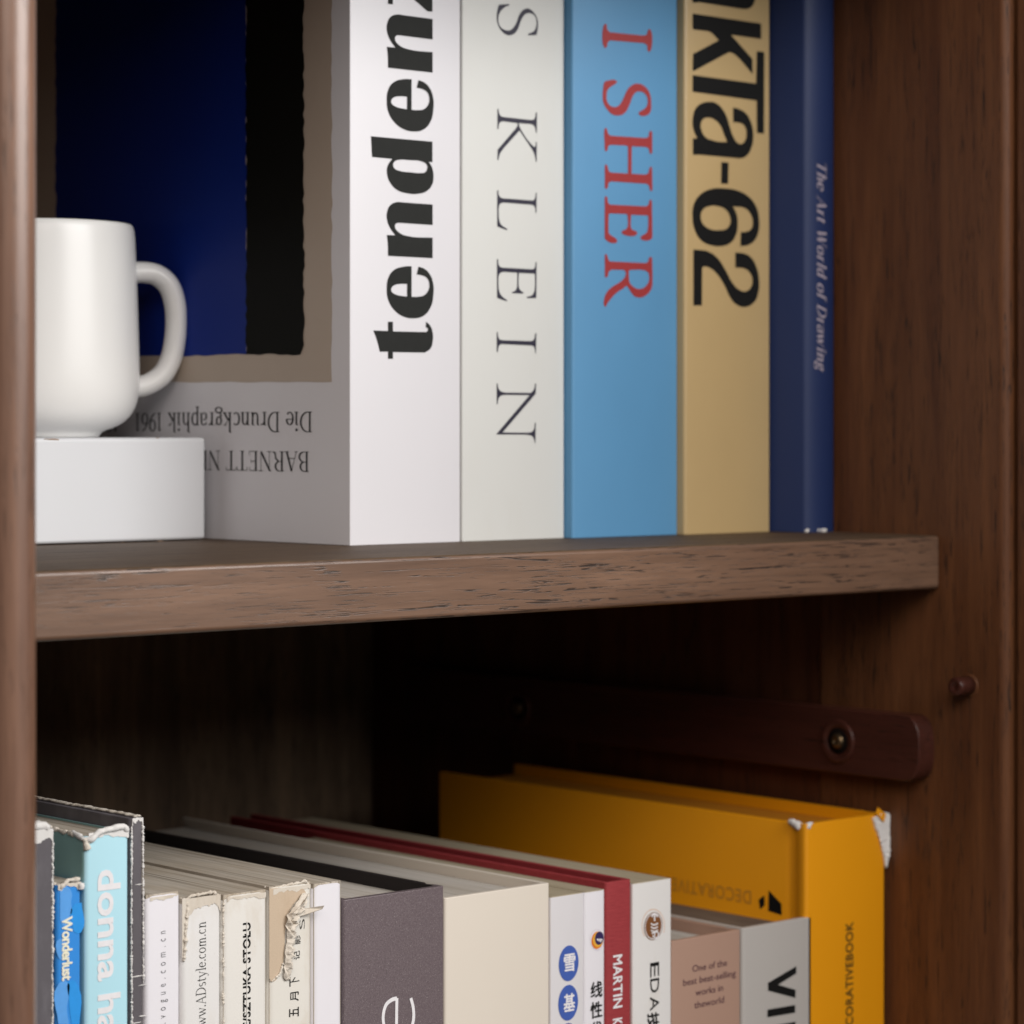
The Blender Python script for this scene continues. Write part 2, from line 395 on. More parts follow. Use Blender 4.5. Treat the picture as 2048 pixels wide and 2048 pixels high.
# open door leaf on the right, swung toward the viewer
dl = box('door', (XP + 0.0055, 0.50, ZLOW - 0.02), (XP + 0.027, YPF - 0.0012, 0.268), W_SIDE, case, 0.003, 4)
# rounded front post at the left
yp = 0.862
xr = xa(69, yp + 0.008)
path = []
RP = 0.0098
for i in range(33):
    a = math.radians(180 + 180 * i / 32)
    path.append((xr - RP + RP * math.cos(a), yp + RP + RP * math.sin(a)))
path += [(xr, yp + 0.045), (xr - 2 * RP, yp + 0.045)]
po = link('front_post', fixn(mesh('front_post', *prism(path, ZLOW - 0.03, 0.2695))), W_POST, case, True)
bevel(po, 0.0004, 1, 60)

# screwed wooden rail on the right side
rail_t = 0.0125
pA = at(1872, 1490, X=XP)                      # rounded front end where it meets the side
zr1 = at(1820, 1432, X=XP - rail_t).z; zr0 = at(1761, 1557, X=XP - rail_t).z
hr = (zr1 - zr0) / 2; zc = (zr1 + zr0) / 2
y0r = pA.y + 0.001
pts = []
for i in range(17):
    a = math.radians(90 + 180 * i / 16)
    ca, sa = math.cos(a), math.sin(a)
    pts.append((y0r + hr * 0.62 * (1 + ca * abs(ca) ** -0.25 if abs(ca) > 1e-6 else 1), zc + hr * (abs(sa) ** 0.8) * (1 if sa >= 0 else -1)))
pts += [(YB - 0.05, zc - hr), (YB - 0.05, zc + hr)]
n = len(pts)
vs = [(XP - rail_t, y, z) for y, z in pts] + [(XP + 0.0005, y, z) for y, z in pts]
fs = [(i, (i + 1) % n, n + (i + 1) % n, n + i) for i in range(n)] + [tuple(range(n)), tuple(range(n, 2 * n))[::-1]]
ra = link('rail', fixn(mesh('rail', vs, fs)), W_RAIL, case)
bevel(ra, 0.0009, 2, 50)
BRASS, nt, b = new_mat('aged_brass'); b.inputs['Base Color'].default_value = (0.16, 0.11, 0.06, 1); b.inputs['Metallic'].default_value = 0.9; b.inputs['Roughness'].default_value = 0.35
HOLE_SHADE = flat('painted_hole_shade', (0.008, 0.005, 0.004), 0.8, 0.1)
def disc_x(x0, x1, cy, cz, r0, r1, n=28):
    """lathe round the X axis, profile list"""
    pass
def lathe_x(name, prof, cy, cz, mat, parent, n=32):
    vs, fs = [], []
    for x, r in prof:
        for i in range(n):
            a = 2 * PI * i / n; vs.append((x, cy + r * math.cos(a), cz + r * math.sin(a)))
    for j in range(len(prof) - 1):
        for i in range(n): fs.append((j * n + i, j * n + (i + 1) % n, (j + 1) * n + (i + 1) % n, (j + 1) * n + i))
    fs.append(tuple(range(n))); fs.append(tuple(range((len(prof) - 1) * n, len(prof) * n))[::-1])
    return link(name, fixn(mesh(name, vs, fs)), mat, parent, True)
xf = XP - rail_t
for (su, sv) in ((1676, 1482), (1035, 1416)):
    p = at(su, sv, X=xf)
    # counterbore as a raised ring; a near-black disc paints the shade of its recess
    wa = lathe_x('washer', [(xf + 0.0005, 0.0119), (xf - 0.0009, 0.0119), (xf - 0.0013, 0.0112), (xf - 0.0012, 0.0084), (xf - 0.0003, 0.0074), (xf - 0.0002, 0.0072)], p.y, p.z, W_RAIL, ra)
    dk = lathe_x('screw_hole_shade', [(xf + 0.0002, 0.0071), (xf - 0.00035, 0.0071)], p.y, p.z, HOLE_SHADE, ra)
    sc = lathe_x('screw', [(xf + 0.0004, 0.0042), (xf - 0.0010, 0.0042), (xf - 0.0019, 0.0034), (xf - 0.0023, 0.0022), (xf - 0.0023, 0.0016), (xf - 0.0014, 0.0012)], p.y, p.z, BRASS, ra)
# shelf pin, a stubby dowel sticking out of the side
p = at(1938, 1371, X=XP)
lathe_x('pin_hole', [(XP + 0.0002, 0.0062), (XP - 0.0004, 0.0062), (XP - 0.0005, 0.0052)], p.y, p.z, W_SIDE, case)
lathe_x('shelf_pin', [(XP + 0.0003, 0.0049), (XP - 0.0108, 0.0049), (XP - 0.0118, 0.0042), (XP - 0.0119, 0.0024), (XP - 0.0113, 0.0017)], p.y, p.z, W_RAIL, case)

# ---------------------------------------------------------------- books
def cover_path(xl, xr, y0, y1, t, r, groove=0.0, bulge=0.0, gy=0.006, gw=0.004, fine=False):
    """outer outline of a cover from the back of the left side round the spine to the back of the right side"""
    left = [(xl, y1)]
    if groove:
        for k, d in ((gy + gw * 1.3, 0), (gy + gw, 0.5), (gy + gw * 0.5, 1), (gy, 0.6), (gy - gw * 0.35, 0)):
            left.append((xl + groove * d, y0 + k + 0.001))
    arc = []
    if r:
        for i in range(6):
            a = math.radians(180 + 90 * i / 5); arc.append((xl + r + r * math.cos(a), y0 + r + r * math.sin(a)))
    else: arc.append((xl, y0))
    mid = []
    if bulge:
        arc = []
        for i in range(21):
            s = -1 + 2 * i / 20
            mid.append(((xl + xr) / 2 + s * (xr - xl) / 2, y0 + bulge * (1 - math.sqrt(max(0, 1 - (s * 0.985) ** 2)))))
    if fine and not mid:
        mid = [(xl + r + (xr - xl - 2 * r) * i / 14, y0) for i in range(1, 14)]
    cx = (xl + xr)
    right = [(cx - x, y) for x, y in reversed(left)]
    arr = [(cx - x, y) for x, y in reversed(arc)]
    return left + arc + mid + arr + right
def inner_path(xl, xr, y0, y1, t): return [(xl + t, y1), (xl + t, y0 + t), (xr - t, y0 + t), (xr - t, y1)]
def cover_mesh(outer, inner, z0, z1, dome=None):
    # triangulated cap between two open polylines: pair them by arc length parameter on the inner path
    n = len(outer)
    def resample(path, ts):
        L = [0]
        for a, b in zip(path, path[1:]): L.append(L[-1] + math.hypot(b[0] - a[0], b[1] - a[1]))
        out = []
        for t in ts:
            s = t * L[-1]
            for i in range(len(path) - 1):
                if s <= L[i + 1] + 1e-9:
                    f = (s - L[i]) / max(L[i + 1] - L[i], 1e-9)
                    out.append((path[i][0] + f * (path[i + 1][0] - path[i][0]), path[i][1] + f * (path[i + 1][1] - path[i][1]))); break
            else: out.append(path[-1])
        return out
    # inner point for every outer point: clamp into the inner U
    (ixl, iy1), (_, iy0), (ixr, _), _ = inner
    inn = []
    for x, y in outer:
        inn.append((min(max(x, ixl), ixr) if y < iy0 + 0.0001 or (x > ixl and x < ixr and y < iy0) else (ixl if x < (ixl + ixr) / 2 else ixr), max(y, iy0)))
    vs = [(x, y, z0) for x, y in outer] + [(x, y, z0) for x, y in inn]
    vs += [(x, y, z1 + (dome(x, y) if dome else 0)) for x, y in outer] + [(x, y, z1 + (dome(x, y) if dome else 0)) for x, y in inn]
    fs = []
    for i in range(n - 1):
        fs += [(i, i + 1, 2 * n + i + 1, 2 * n + i), (n + i + 1, n + i, 3 * n + i, 3 * n + i + 1),
               (2 * n + i, 2 * n + i + 1, 3 * n + i + 1, 3 * n + i), (i + 1, i, n + i, n + i + 1)]
    for i in (0, n - 1): fs.append((i, n + i, 3 * n + i, 2 * n + i))
    me = mesh('cover', vs, fs)
    bm = bmesh.new(); bm.from_mesh(me)
    bmesh.ops.remove_doubles(bm, verts=bm.verts, dist=1e-6)
    bmesh.ops.dissolve_degenerate(bm, edges=bm.edges, dist=1e-6)
    bmesh.ops.recalc_face_normals(bm, faces=bm.faces); bm.to_mesh(me); bm.free()
    return me
from mathutils import noise as mn
def dome_fn(xl, xr, h, yf, d=0.006):
    def f(x, y):
        s = (x - (xl + xr) / 2) / ((xr - xl) / 2)
        return -h * max(0, abs(s) - 0.5) ** 2 / 0.25 * (1 if y < yf + d else 0) - h * 0.12 * (1 + mn.noise(Vector((x * 900, xl * 500, 0)))) * (1 if y < yf + d else 0)
    return f
REPORT = []
def book(name, label, u0, u1, vt, Y, depth, z0, mat, pmat, t=0.0006, r=0.001, recess=0.0008, groove=0.0, bulge=0.0,
         group='books on the lower shelf', bv=0.0004, xl=None, xr=None, ztop=None, vtu=None, gy=0.006, gw=0.004, dome=None, shrink=0.0):
    xl = xl if xl is not None else xa(u0, Y); xr = xr if xr is not None else xa(u1, Y)
    z1 = ztop if ztop is not None else at(vtu if vtu else (u0 + u1) / 2, vt, Y=Y).z
    xr -= shrink
    REPORT.append((label[:28], round(xl, 4), round(xr, 4), round((xr - xl) * 1000, 1), round(z1 - z0, 3)))
    o = thing(name, label, 'book', ((xl + xr) / 2, Y + depth / 2, z0), group)
    cp = cover_path(xl, xr, Y, Y + depth, t, r, groove, bulge, gy, gw, bool(dome))
    if dome: dome = dome_fn(xl, xr, dome, Y)
    c = link('cover', cover_mesh(cp, inner_path(xl, xr, Y, Y + depth, t), z0, z1, dome), mat, o, True)
    if bv: bevel(c, bv, 2, 50)
    else: bevel(c, 0.0002, 1, 50)
    pb = box('page_block', (xl + t + 0.0001, Y + t + 0.0002, z0 + recess), (xr - t - 0.0001, Y + depth - (0.004 if recess > 0.002 else 0.0006), z1 - recess), pmat, o)
    return o, xl, xr, z1

UP = 'books standing on the upper shelf'
ZT = 0.258
R_ = {'a': 1.1115, 'b': 1.1115, 'c': 1.1056, 'd': 1.1003, 'e': 1.0745}
Ya, Yb, Yc, Yd, Ye = (YF * R_[k] for k in 'abcde')
M_A = paper('white_cover_board', (0.665, 0.655, 0.685), 0.42, 0.0, grain=0.05, coat=0.15, mottle=0.015)
M_B = paper('pale_grey_green_cover', (0.60, 0.605, 0.585), 0.5, 0.08, (0.5, 0.47, 0.38), 0.06, mottle=0.02)
M_C = paper('sky_blue_cover', (0.092, 0.27, 0.48), 0.5, 0.0, grain=0.14, mottle=0.06)
M_D = paper('gold_cover', (0.47, 0.335, 0.16), 0.40, 0.0, grain=0.10, mottle=0.05, coat=0.15)
M_E = paper('navy_cover', (0.004, 0.017, 0.080), 0.58, 0.0, grain=0.3, mottle=0.08)
# tendenz box book
xAl = xa(700, Ya); xAr = xa(920.5, Ya)
bkA, *_ = book('book', 'large white book whose spine carries huge heavy black lower-case lettering', 0, 0, 0, Ya, 0.335, zt, M_A, PG_CLEAN, 0.0025, 0.0006, 0.004, group=UP, xl=xAl, xr=xAr, ztop=ZT)
bkB, *_ = book('book', 'pale grey book with thin widely spaced dark serif capitals down its spine', 0, 0, 0, Yb, 0.30, zt, M_B, PG_CLEAN, 0.0025, 0.0010, 0.004, group=UP, xl=xa(924.5, Yb), xr=xa(1129, Yb), ztop=ZT)
bkC, *_ = book('book', 'sky blue book with red serif capitals on its spine', 0, 0, 0, Yc, 0.29, zt, M_C, PG_CLEAN, 0.0025, 0.0016, 0.004, group=UP, xl=xa(1145, Yc), xr=xa(1356, Yc), ztop=ZT)
bkD, *_ = book('book', 'gold book with bold black sans-serif characters on its spine', 0, 0, 0, Yd, 0.28, zt, M_D, PG_CLEAN, 0.0025, 0.0018, 0.004, group=UP, xl=xa(1369.5, Yd), xr=xa(1541, Yd), ztop=ZT)
xEr = min(xa(1682, Ye), XP - 0.0012)
bkE, xEl, xEr, _ = book('book', 'navy blue book with a rounded spine against the right side of the bookcase', 0, 0, 0, Ye, 0.27, zt, M_E, PG_CLEAN, 0.0025, 0, 0.004, bulge=0.0045, group=UP, xl=xa(1604, Ye + 0.004), xr=xEr, ztop=ZT)

# --- lettering: heavy lower case (traced outline -> flat print on the spine)
cr = (650, 0, 2.76)
g_n = shape_mesh(["347,1412! 593,1425! 593,1312! 455,1303 410,1285 385,1252 393,1233 415,1230 430,1231! 593,1242! 593,1129! 430,1117! 400,1115 362,1130 342,1170 342,1215 357,1255 387,1299! 341,1297! 346,1350"], *cr)
g_e = shape_mesh(["477,1469! 430,1472 380,1490 350,1530 340,1600 350,1660 385,1715 440,1750 490,1757 540,1745 580,1700 597,1630 595,1560 575,1510 545,1482 515,1472! 505,1515! 535,1520 562,1535 575,1570 568,1605 545,1630 510,1638 477,1638!",
                  "452,1567! 452,1637! 420,1633 388,1625 366,1608 366,1590 385,1573 415,1567"], *cr)
g_d = shape_mesh(["253,752! 592,782! 592,895! 572,893! 590,925 598,975 590,1020 560,1055 510,1070 460,1068 400,1050 360,1010 342,960 345,915 370,877! 259,866!",
                  "410,882 470,884 530,890 560,908 563,930 552,950 525,955 470,951 410,943 383,930 375,908 385,890"], *cr)
g_t = shape_mesh(["266,1824! 347,1827! 347,1776! 374,1776! 374,1829! 555,1833! 566,1825 565,1812 555,1806! 557,1776! 578,1795 592,1830 594,1880 580,1925 550,1946! 374,1943! 374,1980! 347,1980! 347,1941! 302,1941! 285,1875"], *cr)
g_z = shape_mesh(["592,65! 565,63! 440,-48! 592,-40!", "347,22! 374,24! 374,-75! 347,-75!"], *cr)
def dz_of(v0, v1, x=593):
    return at(650 + x / 2.76, v1 / 2.76, Y=Ya).z - at(650 + x / 2.76, v0 / 2.76, Y=Ya).z
dn = dz_of(1425, 401); de = dz_of(1469, 437, 477)
for g_, d_ in ((g_t, 0), (g_e, 0), (g_n, 0), (g_d, 0), (g_e, de), (g_n, dn), (g_z, 0)): emit('letter', on_spine([g_], Ya, d_), INK_S, bkA)
# thin serif capitals
K1 = 13.8
NAVY_INK = flat('dark_navy_ink', (0.022, 0.020, 0.038), 0.5)
gl = [shape_mesh(["410,140! 710,120! 715,150 600,205 500,290 430,380 400,470 388,560 400,680 450,790 540,870 680,905 780,875 870,780 940,650 990,500 1060,370 1140,290 1250,252 1360,290 1470,410 1540,540 1570,720 1560,860 1530,1040! 1290,1050! 1275,1020 1290,1000 1400,960 1480,880 1520,780 1530,650 1510,540 1450,450 1380,405 1290,392 1200,420 1130,490 1060,620 1000,790 930,930 850,1010 730,1050 620,1025 500,930 410,800 360,650 345,500 365,300"], 970, 0, 14.86),
      shape_mesh(["340,245! 368,245! 380,350 430,440 520,470 600,480! 1200,545! 1280,550 1345,535 1380,470 1400,345! 1428,345! 1425,900! 1400,900! 1385,790 1340,700 1240,660 1150,655! 930,638! 932,690 990,820 1200,1140 1350,1300! 1380,1280 1398,1160! 1422,1160! 1420,1700! 1398,1700! 1380,1570 1330,1420 1250,1290! 950,840! 520,1320! 410,1480 362,1655! 340,1655! 345,1370! 850,780! 888,710 895,645! 880,636! 560,595! 450,595 390,650 365,800! 340,800!"], 970, 200, K1),
      shape_mesh(["332,145! 358,145! 375,270 420,340 520,370 600,375! 1200,420! 1290,424 1345,410 1380,350 1395,215! 1420,215! 1412,775! 1393,775! 1375,620 1330,560 1240,540! 600,490! 480,490 410,520 380,600 370,780 385,950 430,1080 610,1215! 600,1245! 335,1145!"], 970, 370, K1),
      shape_mesh(["325,245! 355,260! 370,400 410,460 470,485 560,490! 1200,527! 1290,530 1345,515 1380,450 1390,335! 1418,335! 1410,1325! 1160,1330! 1150,1305 1170,1290 1290,1250 1350,1160 1375,1000 1375,700! 1360,650! 930,630! 920,900 935,1050 980,1120 1055,1170! 1045,1205! 740,1190! 740,1165! 830,1120 870,1050 885,900 885,640! 870,625! 520,602! 430,625 380,690 365,850 370,1050 400,1180 450,1260 610,1395! 600,1415! 330,1320!"], 970, 500, K1),
      shape_mesh(["320,335! 345,335! 360,460 400,535 480,555 560,560! 1180,580! 1270,578 1325,560 1360,500 1380,365! 1410,365! 1400,920! 1382,920! 1365,790 1330,720 1240,700! 560,668! 440,668 380,710 360,780 345,885! 322,885!"], 970, 640, K1),
      shape_mesh(["318,235! 345,235! 360,350 410,430 520,480 600,486! 1160,492! 1250,490 1330,420 1365,340 1378,235! 1403,235! 1392,520! 480,1585! 1100,1592! 1200,1588 1290,1565 1350,1480 1370,1320! 1395,1320! 1385,1880! 1368,1880! 1345,1760 1290,1680 1180,1650 1080,1642! 300,1640! 1225,555! 560,548! 440,570 380,630 355,700 340,805! 320,805!"], 970, 750, K1)]
for g_ in gl: emit('letter', on_spine([g_], Yb), NAVY_INK, bkB)
RED_INK = flat('brick_red_ink', (0.30, 0.030, 0.032), 0.5)
gl = [shape_mesh(["1540,135 1550,133 1556,160 1570,178! 1755,196! 1775,190 1783,165 1793,160 1794,283 1783,284 1776,250 1758,238! 1572,223! 1560,235 1552,262 1540,262"], 650, 0, 2.76),
      shape_mesh(["270,455 330,435 530,410 600,460 560,520 430,600 340,700 315,850 330,1000 400,1110 490,1155 580,1155 680,1090 800,870 880,700 970,590 1100,520 1230,520 1370,590 1480,730 1530,870 1545,1020 1520,1300 1460,1370 1240,1390 1200,1320 1240,1280 1380,1190 1440,1090 1450,980 1420,860 1330,760 1250,735 1130,750 1040,860 960,1060 860,1270 740,1375 620,1392 500,1375 350,1250 230,1050 205,850 220,650"], 1190, 130, K1),
      shape_mesh(["260,110 290,80 325,110 345,200 400,280 500,302! 1400,360! 1470,320 1495,200 1530,160 1575,190! 1575,770! 1540,800 1505,770 1480,660 1410,605! 1010,588! 1005,1345! 1400,1370! 1470,1310 1500,1190 1540,1150 1570,1180! 1580,1800! 1540,1825 1510,1790 1480,1670 1410,1620! 440,1555! 370,1600 345,1730 300,1760 265,1730! 265,1120! 295,1085 330,1120 390,1290 440,1312! 905,1340! 905,590! 850,565! 430,545! 360,590 340,690 295,725 265,690!"], 1190, 250, K1),
      shape_mesh(["262,340! 300,310 335,350 350,470 400,540! 1400,590! 1470,540 1500,430 1535,405 1565,430! 1580,1450! 1540,1500 1300,1515 1250,1470 1260,1430 1430,1300 1455,1200 1465,850! 1440,840! 1000,820! 990,850! 990,1180 1020,1230 1130,1280 1155,1330 1130,1380 780,1365 735,1320 745,1270 850,1220 890,1160 892,820! 860,800! 420,780! 375,800! 365,1000! 365,1300! 400,1360 590,1500 605,1560 560,1600 280,1500 260,1450!"], 1190, 370, K1),
      shape_mesh(["265,270! 298,250 330,285 370,410 410,452! 1410,500! 1460,450 1500,340 1535,325 1570,360! 1580,1000 1570,1150 1530,1250 1400,1390 1250,1450 1100,1420 1000,1320 920,1190 860,1130 800,1180 600,1310 480,1430 330,1620 280,1700 245,1660 250,1480 310,1320 400,1210 780,940 830,860 830,720 780,685! 460,680! 380,730 340,870 295,895 265,860!",
                  "930,690! 1360,700 1450,750 1490,850 1480,1000 1400,1130 1300,1200 1180,1210 1050,1150 960,1050 930,900"], 1190, 490, K1)]
for g_ in gl: emit('letter', on_spine([g_], Yc), RED_INK, bkC)
gl = [shape_mesh(["235,-90! 235,40! 262,50 390,45! 1200,172! 1300,172 1390,120 1440,20 1460,-90!"], 1360, 0, 9.66),
      shape_mesh(["240,260! 1545,452! 1565,470! 1565,755! 980,672! 1395,1140! 1400,1430! 1020,1030 940,1010! 260,1375! 240,1360! 250,1040! 745,780! 600,630 540,603! 260,570! 240,540!"], 1360, 0, 9.66),
      shape_mesh(["240,1450! 1465,1615! 1480,990! 1600,1000! 1625,1020! 1620,2582! 1480,2567! 1478,1942! 240,1772!"], 1360, 0, 9.66),
      shape_mesh(["245,1030! 330,1030! 270,900 240,760 250,600 300,450 400,360 560,325 680,345 820,470 900,620 960,820 1040,1030 1110,1120 1180,1140 1250,1080 1280,950 1260,820 1200,750 1120,725 1025,720! 1020,435! 1150,470 1280,560 1360,700 1405,870 1410,1050 1370,1230 1290,1360 1180,1415 1080,1410! 350,1345! 262,1352! 245,1325!",
                  "405,850 400,740 450,655 560,630 680,680 770,770 850,960 910,1100! 780,1100 600,1062 490,1010"], 1360, 170, 9.66),
      shape_mesh(["795,1490! 935,1500! 925,1910! 790,1905!"], 1360, 170, 9.66),
      shape_mesh(["160,560 175,380 260,250 400,180 560,173 720,195 870,270 970,390 1015,560 1010,720 960,840 880,900 775,915! 780,735! 850,730 910,700 935,620 915,520 840,430 680,405! 725,500 740,620 715,780 640,880 540,915 400,905 270,840 185,700",
                  "265,550 290,450 380,400 480,400 580,440 640,530 645,620 600,690 500,712 390,700 300,640"], 1360, 350, 6.44),
      shape_mesh(["170,960! 240,965 360,985 480,1070 580,1220 680,1400 760,1480 840,1500 900,1460 930,1380 905,1270 840,1210 710,1190! 710,1000! 820,1010 910,1060 980,1180 1015,1350 1005,1520 950,1640 830,1700 730,1670 660,1600 560,1400 480,1280 390,1200 300,1180 282,1200! 280,1680! 170,1680!"], 1360, 350, 6.44)]
for g_ in gl: emit('letter', on_spine([g_], Yd), INK, bkD)
# italic line down the rounded navy spine
def navy_y(x):
    s = (x - (xEl + xEr) / 2) / ((xEr - xEl) / 2)
    return Ye + 0.0045 * (1 - math.sqrt(max(0, 1 - min(1, abs(s) * 0.985) ** 2)))
PALE = flat('pale_pink_print', (0.36, 0.31, 0.36), 0.5)
vf = spine_text(roman('The Art World of Drawing', .115, .03, 0.30, 0.02), Ye, (1635, 326), (1635, 744), 17, yf=navy_y)
emit('title', vf, PALE, bkE)
# chipped white corners at its foot
# --- left cover of the big white book
def cover_pts(parts, Xp, lift):
    vs, fs = [], []
    for pv, pf in parts:
        b = len(vs)
        for u, v in pv: p = at(u, v, X=Xp); vs.append((Xp - lift, p.y, p.z))
        fs += [tuple(b + i for i in f) for f in pf]
    return vs, fs
def deckle(points, amp, step):
    out = []
    n = len(points)
    for i in range(n):
        (x0, y0), (x1, y1) = points[i], points[(i + 1) % n]
        L = math.hypot(x1 - x0, y1 - y0); m = max(1, int(L / step))
        for k in range(m):
            t = k / m; j = random.uniform(-amp, amp) if k else 0
            out.append((x0 + (x1 - x0) * t + (y1 - y0) / L * j, y0 + (y1 - y0) * t - (x1 - x0) / L * j, k == 0))
    return out
M_BEIGE = paper('beige_sheet_print', (0.46, 0.38, 0.31), 0.5, 0.0, grain=0.05, mottle=0.03)
M_BLUE = paper('deep_blue_print', (0.003, 0.020, 0.20), 0.5, 0.0, grain=0.05, mottle=0.05, spec=0.15)
M_BLACK = paper('black_print', (0.005, 0.005, 0.004), 0.6, 0.0, grain=0.05, mottle=0.05, spec=0.08)
emit('cover_sheet_print', cover_pts([shape_mesh([deckle([(664, -60), (664, 764), (30, 764), (30, -60)], 1.5, 22)], 0, 0, 1)], xAl, 0.00012), M_BEIGE, bkA)
emit('cover_blue_block', cover_pts([shape_mesh([deckle([(493.5, -60), (493.5, 709), (112, 716), (112, -60)], 1.6, 14)], 0, 0, 1)], xAl, 0.00024), M_BLUE, bkA)
emit('cover_black_band', cover_pts([shape_mesh([deckle([(608, -60), (609, 690), (602, 709), (493, 709), (493, -60)], 1.8, 13)], 0, 0, 1)], xAl, 0.00036), M_BLACK, bkA)
def cover_text(tm, p0, p1, vcap, Xp, lift=0.0003):
    P0, P1 = at(*p0, X=Xp), at(*p1, X=Xp); P1.z = P0.z
    q = at(p0[0], vcap, X=Xp)
    return lay(tm, P0, P1, Vector((0, 0, q.z - P0.z)), LEFT, lift)
emit('cover_text', join(cover_text(roman('Die Drunckgraphik 1961', .075, .026), (624.5, 824), (272, 824), 863.5, xAl),
                        cover_text(roman('- 1969', .075, .026), (258, 824.3), (180, 824.3), 864, xAl),
                        cover_text(roman('BARNETT NEWMAN', .075, .022), (618.5, 903.8), (285, 902), 943, xAl)), INK, bkA)

# chips at the foot of the navy spine, and a chip on the blue one
def lump(c, r, n=2, jit=0.35, sx=1, sy=1, sz=1):
    bm = bmesh.new(); bmesh.ops.create_icosphere(bm, subdivisions=n, radius=1)
    for v in bm.verts:
        k = 1 + random.uniform(-jit, jit)
        v.co = Vector((v.co.x * sx, v.co.y * sy, v.co.z * sz)) * r * k + Vector(c)
    vs = [tuple(v.co) for v in bm.verts]; fs = [tuple(x.index for x in f.verts) for f in bm.faces]; bm.free()
    return vs, fs
emit('worn_edge', join(*[lump((x, navy_y(x) + 0.0004, zt + 0.0012), 0.0012, 1, 0.4) for x in (xEl + 0.002, xEl + 0.009, xEl + 0.0115, xEr - 0.012, xEr - 0.0105)]), TORNW, bkE)

# ---------------------------------------------------------------- white block and mug
M_PAINT = paper('white_painted_wood', (0.69, 0.70, 0.725), 0.5, 0.0, grain=0.2, mottle=0.015, wave=1.2)
Yk = at(240, 1085.5, Z=zt).y
xk1 = xa(411.5, Yk); zk = at(240, 875.6, Y=Yk).z
blk = thing('block', 'flat white painted wooden block lying under the mug', 'block', (xk1 - 0.09, Yk + 0.06, zt))
bb = box('body', (xk1 - 0.19, Yk, zt + 0.0004), (xk1, Yk + 0.125, zk), M_PAINT, blk, 0.0019, 4)
CHIPW = flat('bare_wood_chip', (0.34, 0.22, 0.14), 0.8)
for u, v, rr in ((98, 878.3, .0011), (107, 879, .0013), (117, 880.2, .0009), (322, 1082.6, .0008), (247, 1086, .0008), (316, 875.4, .0005)):
    emit('chip', lump((at(u, v, Y=Yk).x, Yk + 0.0005, at(u, v, Y=Yk).z), rr, 1, 0.5, 2.4, 0.7, 0.35), CHIPW, blk)

M_MUG, nt, b = new_mat('white_glazed_ceramic')
b.inputs['Base Color'].default_value = (0.90, 0.89, 0.87, 1); b.inputs['Roughness'].default_value = 0.3
b.inputs['Subsurface Weight'].default_value = 0.0
bump(nt, b, noise(nt, coords(nt, (90, 90, 60)), 1, 2), 0.10, 0.0006)
YM = Yk + 0.062
cm = at(84, 858, Y=YM); Dm = cm.x * SN + cm.y * CS; ppm = F_PX / Dm
mug = thing('mug', 'plain white ceramic mug with a rounded handle standing on a white block', 'mug', (cm.x, cm.y, zk))
def zz(v): return zk + (872.5 - v) / ppm
prof = [(0, 871), (60, 871), (104, 872.3), (110, 872.6), (114, 870), (118, 862), (126, 858), (146, 852), (166, 840), (181, 823), (190, 800), (193.5, 775), (194, 740), (192.5, 680), (190, 600), (187, 520), (184.5, 465), (182, 452), (178, 446), (173, 446), (168, 455), (170, 540), (174, 640), (177, 740), (172, 800), (150, 835), (100, 850), (0, 853)]
nseg = 96
vs, fs = [], []
for r, v in prof:
    for i in range(nseg):
        a = 2 * PI * i / nseg; vs.append((cm.x + r / ppm * math.cos(a), cm.y + r / ppm * math.sin(a), zz(v)))
for j in range(len(prof) - 1):
    for i in range(nseg): fs.append((j * nseg + i, j * nseg + (i + 1) % nseg, (j + 1) * nseg + (i + 1) % nseg, (j + 1) * nseg + i))
me = mesh('body', vs, fs); bm = bmesh.new(); bm.from_mesh(me); bmesh.ops.remove_doubles(bm, verts=bm.verts, dist=1e-6); bmesh.ops.recalc_face_normals(bm, faces=bm.faces); bm.to_mesh(me); bm.free()
mb = link('body', me, M_MUG, mug, True)
m = mb.modifiers.new('sub', 'SUBSURF'); m.levels = 1; m.render_levels = 1
# handle: bent strap, pointing right and a little back
az = -YAW + math.radians(21)
hd = Vector((math.cos(az), math.sin(az), 0)); ht = Vector((-hd.y, hd.x, 0))
ck = math.cos(math.radians(21))
hp = [(178, 541), (200, 538), (232, 542), (258, 562), (272, 598), (275, 645), (268, 700), (250, 740), (222, 762), (196, 770), (180, 771)]
def catmull(P, n=6):
    out = []
    for i in range(len(P) - 1):
        p0 = P[max(i - 1, 0)]; p1 = P[i]; p2 = P[i + 1]; p3 = P[min(i + 2, len(P) - 1)]
        for k in range(n):
            t = k / n
            out.append(tuple(0.5 * ((2 * p1[j]) + (-p0[j] + p2[j]) * t + (2 * p0[j] - 5 * p1[j] + 4 * p2[j] - p3[j]) * t * t + (-p0[j] + 3 * p1[j] - 3 * p2[j] + p3[j]) * t ** 3) for j in range(len(p1))))
    out.append(P[-1]); return out
cp = catmull(hp, 6); ns = 20
vs, fs = [], []
for i, (r, v) in enumerate(cp):
    a = cp[max(i - 1, 0)]; c = cp[min(i + 1, len(cp) - 1)]
    rr = r if r < 195 else 195 + (r - 195) / ck * 0.93
    tx, tz = (c[0] - a[0]), -(c[1] - a[1]); L = math.hypot(tx, tz); nx, nz = -tz / L, tx / L
    for k in range(ns):
        th = 2 * PI * k / ns
        o1 = 21.5 / ppm * math.cos(th); o2 = 31 / ppm * math.sin(th)
        p = Vector((cm.x, cm.y, zz(v))) + hd * (rr / ppm + nx * o1) + Vector((0, 0, nz * o1)) + ht * o2
        vs.append(tuple(p))
for i in range(len(cp) - 1):
    for k in range(ns): fs.append((i * ns + k, i * ns + (k + 1) % ns, (i + 1) * ns + (k + 1) % ns, (i + 1) * ns + k))
